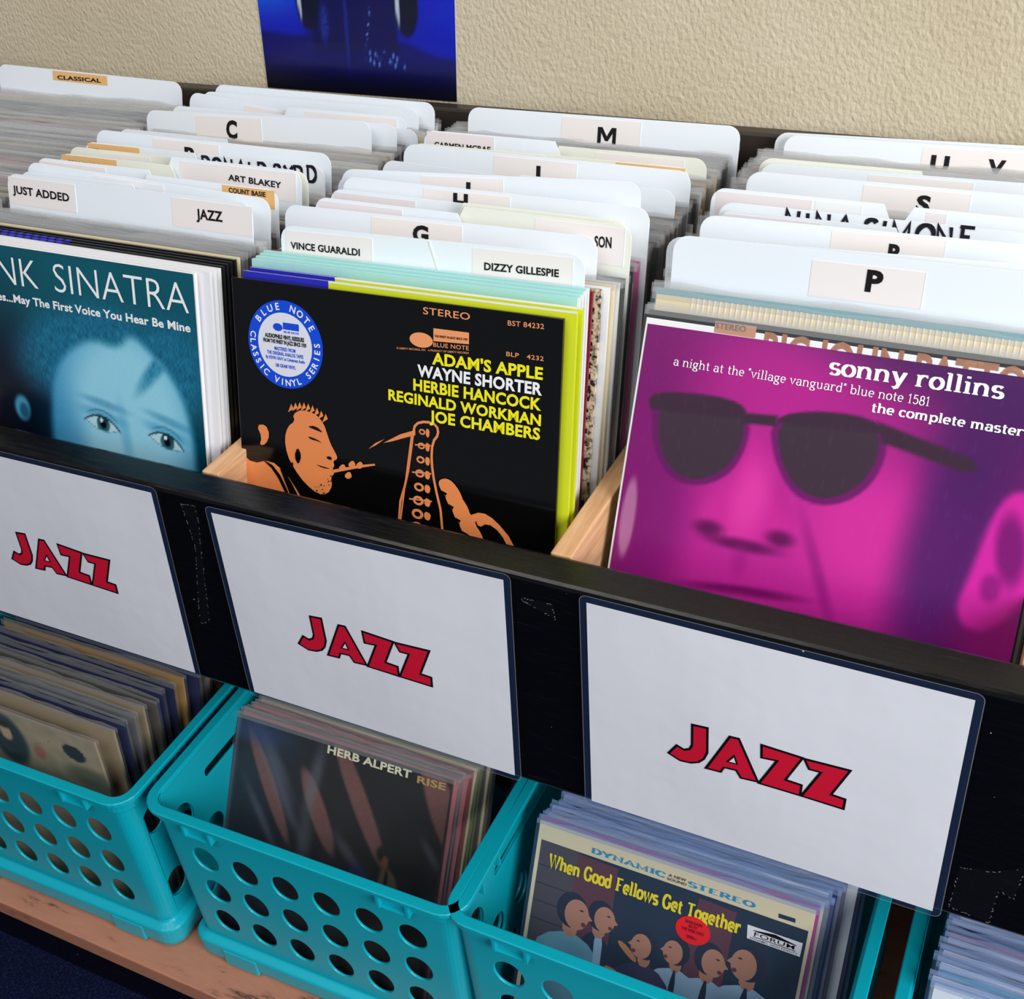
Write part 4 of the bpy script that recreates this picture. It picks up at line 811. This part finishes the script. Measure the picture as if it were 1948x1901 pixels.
# magenta cover: a generic face in dark glasses
LENS_A = poly_mask(smooth_poly([(-.136, .2535), (-.075, .2575), (-.064, .247), (-.064, .225), (-.074, .204), (-.095, .1915), (-.117, .196), (-.131, .216)], 2), .0014)
LENS_B = poly_mask(smooth_poly([(-.040, .2500), (-.005, .2590), (.036, .2580), (.040, .236), (.030, .211), (.008, .1960), (-.016, .2000), (-.033, .222)], 2), .0014)
RIM_A = poly_mask(smooth_poly([(-.147, .2575), (-.075, .2625), (-.060, .249), (-.0595, .224), (-.070, .200), (-.095, .1865), (-.120, .191), (-.136, .215), (-.140, .238)], 2), .0016)
RIM_B = poly_mask(smooth_poly([(-.046, .2520), (-.008, .2640), (.040, .2630), (.046, .236), (.035, .207), (.009, .1905), (-.019, .1950), (-.038, .221)], 2), .0016)
ARM_ = poly_mask([(-.066, .252), (-.040, .254), (-.040, .2455), (-.066, .2440)], .0015); TEMPLE_ = poly_mask([(.034, .262), (.104, .2465), (.110, .2385), (.098, .2360), (.040, .2470)], .0022)
NOSE_ = poly_mask(smooth_poly([(-.052, .240), (-.046, .205), (-.020, .176), (-.012, .163), (-.022, .154), (-.046, .150), (-.072, .150), (-.088, .160), (-.086, .176), (-.066, .205)], 2), .008)
EAR_ = poly_mask(smooth_poly([(.128, .224), (.150, .232), (.17, .215), (.165, .16), (.140, .124), (.122, .122), (.113, .137), (.118, .160)], 2), .004)
def mag_col(x, z):
    g_ = .10*nz(x*160, z*160, 2)+.12*nz(x*16, z*16, 2); c = mixc((146, 22, 118), (100, 16, 92), sst(-.02, -.15, x)*.6+g_)
    c = mixc(c, (66, 20, 84), sst(.265, .315, z+.25*(x-.05))*.85); c = mixc(c, (196, 36, 146), blob(x, z, -.02, .15, .115, .12, .5)*.8); c = mixc(c, (188, 30, 140), blob(x, z, -.05, .280, .055, .040, .7)*.6)
    c = mixc(c, (112, 14, 100), blob(x, z, -.128, .16, .03, .08, .6)*.6)
    c = mixc(c, (216, 48, 156), blob(x, z, .045, .175, .048, .045, .7)*.75); c = mixc(c, (70, 22, 94), blob(x, z, .100, .185, .030, .10, .6, -6)*.85); c = mixc(c, (66, 20, 84), blob(x, z, .125, .265, .05, .05, .7)*.7)
    n_ = NOSE_(x, z); c = mixc(c, (206, 40, 148), n_*.7); c = mixc(c, (232, 66, 168), blob(x, z, -.050, .185, .013, .030, .7, -8)*.6)
    for bx, bz, rx, rz in ((-.079, .157, .011, .006), (-.022, .160, .010, .006), (-.050, .149, .026, .0045)): c = mixc(c, (84, 8, 74), blob(x, z, bx, bz, rx, rz, .7)*.85)
    c = mixc(c, (150, 16, 120), blob(x, z, -.050, .137, .006, .012, .8)*.5); c = mixc(c, (120, 10, 104), blob(x, z, .012, .138, .0045, .040, .8, 24)*.5)
    c = mixc(c, (96, 6, 78), blob(x, z, -.045, .1125, .042, .0040, .7, 5)*.9); c = mixc(c, (206, 40, 150), blob(x, z, -.048, .104, .030, .006, .7, 4)*.5); c = mixc(c, (150, 12, 116), blob(x, z, -.03, .075, .11, .03, .7)*.6)
    e_ = EAR_(x, z); c = mixc(c, (206, 34, 156), e_); c = mixc(c, (104, 12, 98), e_*blob(x, z, .142, .186, .010, .026, .4, 10)*.8); c = mixc(c, (120, 14, 108), e_*blob(x, z, .134, .156, .007, .010, .5)*.7)
    c = mixc(c, (88, 6, 76), sst(.09, .02, z)*.55)
    c = mixc(c, (96, 18, 90), max(RIM_A(x, z), RIM_B(x, z))*.85); c = mixc(c, (62, 44, 58), max(LENS_A(x, z), LENS_B(x, z))); c = mixc(c, (58, 36, 54), max(ARM_(x, z), TEMPLE_(x, z), max(RIM_A(x, z), RIM_B(x, z))*sst(.246, .250, z-.06*(x+.05))))
    s = nz(x*60, z*9, 9); c = mixc(c, (170, 130, 170), max(0, s-.35)*.2)
    return mixc(c, (190, 140, 168), .7*blob(x, z, -.1465, .152, .0060, .033, .2))
picture('cover_picture', sonny, -.1552, J/2, 0, .3095, 190, 190, mag_col, 'printed_cover', -.0004)
lettering(sonny, [('sonny rollins', 'slabbold', 'print_white', (-.0082, .2915), (.1169, .2924), .0085), ('a night at the "village vanguard" blue note 1581', 'slab', 'print_white', (-.1288, .28), (.0676, .279), .0046), ('the complete masters', 'slabbold', 'print_white', (.0281, .2685), (.1400, .2682), .0047)])
# ---------------------------------------------------------------- records in the crates
def hero_rec(label, loc, lean, rot, mt, blue=False):
    e = hero(label, loc, lean, rot, mt); link('plastic_sleeve', (SB if blue else SM)[0], e); return e
herb = hero_rec('dark record cover with slanting pinkish beams, front of the middle crate', (-.2446, .0208, -.787), 30.4, -.6, 'jacket_dark')
def herb_col(x, z):
    c = mixc((18, 14, 16), (12, 18, 36), sst(.0, -.12, x)); c = mixc(c, (30, 34, 46), .5*max(0, nz(x*14, z*14, 4)))
    t = nz(x*70, z*30, 8)*.12
    for cx, cz, rx, rz, a in ((-.098, .235, .010, .078, 30), (-.0216, .222, .013, .058, 30), (.036, .252, .0125, .092, 32), (.146, .280, .018, .070, 26)): c = mixc(c, (126+90*t, 82+60*t, 76+60*t), blob(x, z, cx, cz, rx, rz, .16, a)*.95)
    for cx, cz, rx, rz, a in ((-.095, .270, .010, .05, 38), (-.075, .225, .008, .05, 36), (-.10, .185, .006, .05, 36), (-.032, .26, .009, .05, -8), (-.035, .175, .010, .03, 0), (.03, .18, .008, .03, 48), (.142, .215, .006, .02, 40)): c = mixc(c, (112, 116, 128), blob(x, z, cx, cz, rx, rz, .8, a)*.6)
    c = mixc(c, (44, 60, 120), blob(x, z, -.125, .300, .05, .016, .8)*.6); c = mixc(c, (14, 24, 96), blob(x, z, .045, .152, .022, .018, .6)*.8); c = mixc(c, (150, 154, 165), sst(-.149, -.156, x)*.5)
    c = mixc(c, (22, 16, 14), blob(x, z, .079, .196, .010, .011, .3)); c = mixc(c, (130, 78, 56), blob(x, z, .082, .187, .005, .008, .3)); c = mixc(c, (120, 104, 80), blob(x, z, .090, .155, .014, .026, .2, 12)); c = mixc(c, (40, 26, 24), blob(x, z, .086, .160, .003, .018, .3))
    return c
picture('cover_picture', herb, -J/2, J/2-.0018, .02, J, 120, 110, herb_col, 'printed_matte', -.0003)
lettering(herb, [('HERB ALPERT', 'black', 'print_cream', (-.0188, .3005), (.1015, .3012), .0095), ('RISE', 'black', 'print_gold', (.1100, .2990), (.1490, .3002), .0083)], y=-.00045)
good = hero_rec('record cover with singing men in light shirts and yellow title, front of third crate', (.1888, .018, -.788), 27.5, 0, 'jacket_cream', True)
mb = MB(); P_ = lambda pts, y, mt, it=1: mb.poly(smooth_poly(pts, it), y, mt)
mb.poly([(-.1520, .0), (.1535, .0), (.1535, .2900), (-.1520, .2925)], -.00032, 'night_print')
mb.poly([(-.152, .15), (-.10, .15), (-.105, .292), (-.152, .2925)], -.00035, 'panel_print'); mb.poly([(-.108, .15), (-.055, .15), (-.058, .288), (-.106, .290)], -.00036, 'brick_print'); mb.poly([(.03, .17), (.075, .17), (.078, .284), (.036, .286)], -.00036, 'brick_print')
for zz in (.262, .240, .218, .196): mb.box(-.152, -.104, -.00039, -.00036, zz, zz+.0012, 'night_print')
def man(cx, cz, s, shirt, face, tie=None, suit=False):
    y0 = -.00040-(.155-cx)*.0001
    if suit: P_([(cx-.022*s, cz-.10), (cx-.020*s, cz-.035*s), (cx-.005*s, cz-.017*s), (cx+.012*s, cz-.030*s), (cx+.026*s, cz-.05*s), (cx+.026*s, cz-.10)], y0, 'suit_print'); P_([(cx-.004*s, cz-.018*s), (cx+.006*s, cz-.018*s), (cx+.008*s, cz-.075), (cx, cz-.075)], y0-.00001, shirt)
    else: P_([(cx-.036*s, cz-.12), (cx-.034*s, cz-.042*s), (cx-.014*s, cz-.024*s), (cx+.014*s, cz-.022*s), (cx+.036*s, cz-.044*s), (cx+.040*s, cz-.12)], y0, shirt)
    P_([(cx-.006*s, cz-.026*s), (cx-.008*s, cz-.006*s), (cx+.008*s, cz-.006*s), (cx+.007*s, cz-.026*s)], y0-.00002, 'skin_print')
    mb.poly(ell(cx, cz, .0150*s, .0175*s, 20), y0-.00003, 'hair_print'); mb.poly(ell(cx+face*.0050*s, cz-.0030*s, .0118*s, .0148*s, 20), y0-.00004, 'skin_print')
    mb.poly([(cx+face*.015*s, cz+.002*s), (cx+face*.0205*s, cz-.004*s), (cx+face*.015*s, cz-.006*s)], y0-.00005, 'skin_print'); mb.poly(ell(cx+face*.0125*s, cz-.0105*s, .0024*s, .0022*s, 10), y0-.00006, 'brick_print'); mb.poly(ell(cx+face*.009*s, cz+.0022*s, .0022*s, .0009*s, 8), y0-.00006, 'hair_print')
    if tie: P_([(cx-.002*s, cz-.024*s), (cx+.003*s, cz-.024*s), (cx+.004*s, cz-.08), (cx-.006*s, cz-.08)], y0-.00004, 'suit_print', 1)
man(-.0692, .2265, 1.05, 'shirt_print', 1, None, True); man(-.1032, .2215, 1.25, 'shirt_teal_print', 1); man(-.0132, .2110, 1.0, 'purple_print', -1); man(.0226, .2170, .95, 'shirt_print', -1, True); man(.0575, .2215, 1.1, 'shirt_print', 1, True); man(.1010, .2320, 1.2, 'shirt_print', -1, True)
P_([(-.047, .204), (-.040, .207), (-.022, .194), (-.020, .186), (-.030, .190)], -.00070, 'skin_print'); P_([(-.058, .172), (-.040, .170), (-.036, .160), (-.052, .158)], -.00070, 'skin_print')
mb.poly([(.1206, .2985), (.1384, .2988), (.1389, .2942), (.1212, .2938)], -.0004, 'night_print')
mb.build('cover_picture', good)
lettering(good, [('DYNAMIC', 'slabwide', 'print_blue', (-.0908, .2966), (-.0042, .2956), .0060), ('STEREO', 'slabwide', 'print_blue', (.0217, .2953), (.096, .2956), .0058), ('A NEW', 'wide', 'ink', (-.0010, .2990), (.0190, .2993), .0030), ('SOUND', 'wide', 'ink', (-.0020, .2945), (.0200, .2948), .0030), ('When Good Fellows Get Together', 'slabtall', 'print_yellow_soft', (-.1396, .2632), (.0847, .2613), .0155)], y=-.00085)
mb = MB(); mb.plate(ell(.0353, .2472, .0195, .0160, 36), -.0011, -.0008, 'sticker_red')
for s, z, hw in (('BARGAIN', .0072, .0095), ('BUY', .0026, .0052), ('THIS WEEK ONLY', -.0022, .0130), ('98c', -.0098, .0060)): put_text(mb, s, (.0353-hw, .2472+z), (.0353+hw, .2472+z), .0033, 'jacket_red', 'bold', -.0013)
o_ = mb.build('sticker', good); o_['label'] = 'oval red price sticker'
mb = MB(); mb.poly([(.0913, .2752), (.1503, .2752), (.15, .2593), (.0931, .2599)], -.0008, 'sticker_white'); mb.poly([(.0985, .2712), (.1215, .2744), (.1445, .2706), (.1445, .2698), (.0985, .2704)], -.0010, 'ink')
put_text(mb, 'FORUM', (.1000, .2652), (.1430, .2650), .0044, 'ink', 'wide', -.0010); mb.poly([(.099, .2636), (.1445, .2634), (.1445, .2642), (.099, .2644)], -.0010, 'ink'); put_text(mb, 'DYNAMIC HIGH FIDELITY', (.0965, .2606), (.1470, .2604), .0020, 'ink', 'wide', -.0010); mb.build('label_panel', good)
maps = hero_rec('beige record cover with a dark round stamp, front of the left crate', (-.6640, .0245, -.789), 2.5, -.4, 'jacket_aged')
def map_col(x, z):
    c = mixc((186, 166, 136), (150, 138, 114), .5+.5*nz(x*18, z*18, 3)); c = mixc(c, (92, 96, 74), blob(x, z, .125, .245, .036, .016, .5)*.8); c = mixc(c, (170, 84, 74), blob(x, z, .049, .259, .010, .012, .4)*.7)
    c = mixc(c, (120, 108, 88), (1-sst(0, .0012, abs(z-.275-.5*(x-.05)))) * blob(x, z, .05, .28, .03, .03, .1)*.6); c = mixc(c, (34, 52, 60), blob(x, z, -.003, .265, .032, .045, .2)); c = mixc(c, (198, 168, 136), blob(x, z, -.004, .276, .010, .014, .2)); c = mixc(c, (40, 28, 24), blob(x, z, -.004, .290, .012, .006, .3))
    return mixc(c, (20, 34, 48), blob(x, z, .1145, .2818, .0185, .0135, .06, -12))
picture('cover_picture', maps, -J/2, J/2, .1, J, 90, 70, map_col, 'printed_matte', -.0003)
q = random.Random(11)
for k in range(17):
    c = ['aged', 'navy', 'grey', 'aged', 'ash', 'navy', 'navy', 'tan', 'navy', 'ash', 'aged', 'brown', 'dark', 'aged', 'red', 'dark', 'yellow'][k]
    record((-.6585+.0035*k*q.uniform(.6, 1), .036+.0118*k, -.7872), 5+.75*k, c, 'record in worn clear sleeve stacked behind the beige cover in the left crate', 'records in the left crate', q.uniform(-.5, .5))
for k in range(10):
    c = ['pink', 'grey', 'pink', 'red', 'cream', 'green', 'green', 'dark', 'cream', 'brown'][k]
    record((-.2420+.0030*k, .0295+.0072*k, -.7872), 29.5-.4*k, c, 'record in clear sleeve behind the dark beam cover in the middle crate', 'records in the middle crate', q.uniform(-.4, .4))
for k in range(14):
    c = ['magenta', 'cream', 'grey', 'white', 'navy', 'grey', 'white', 'brown', 'grey', 'white', 'teal', 'grey', 'dark', 'white'][k]
    record((.1925+.0032*k*q.uniform(.5, 1), .0265+.0074*k, -.7872), 26.6-.4*k, c, 'record in bluish sleeve behind the singing men cover in the third crate', 'records in the third crate', q.uniform(-.4, .4), True, True)
for k in range(20):
    c = q.choice(['white', 'grey', 'navy', 'white', 'teal', 'dark', 'white', 'pink'])
    record((.6265+.0012*k*q.uniform(.2, 1)+q.uniform(-.003, .003), .030+.0078*k, -.7872), 14, c, 'record in blue tinted sleeve packed in the far right crate', 'records in the far right crate', q.uniform(-.5, .5), True, True)
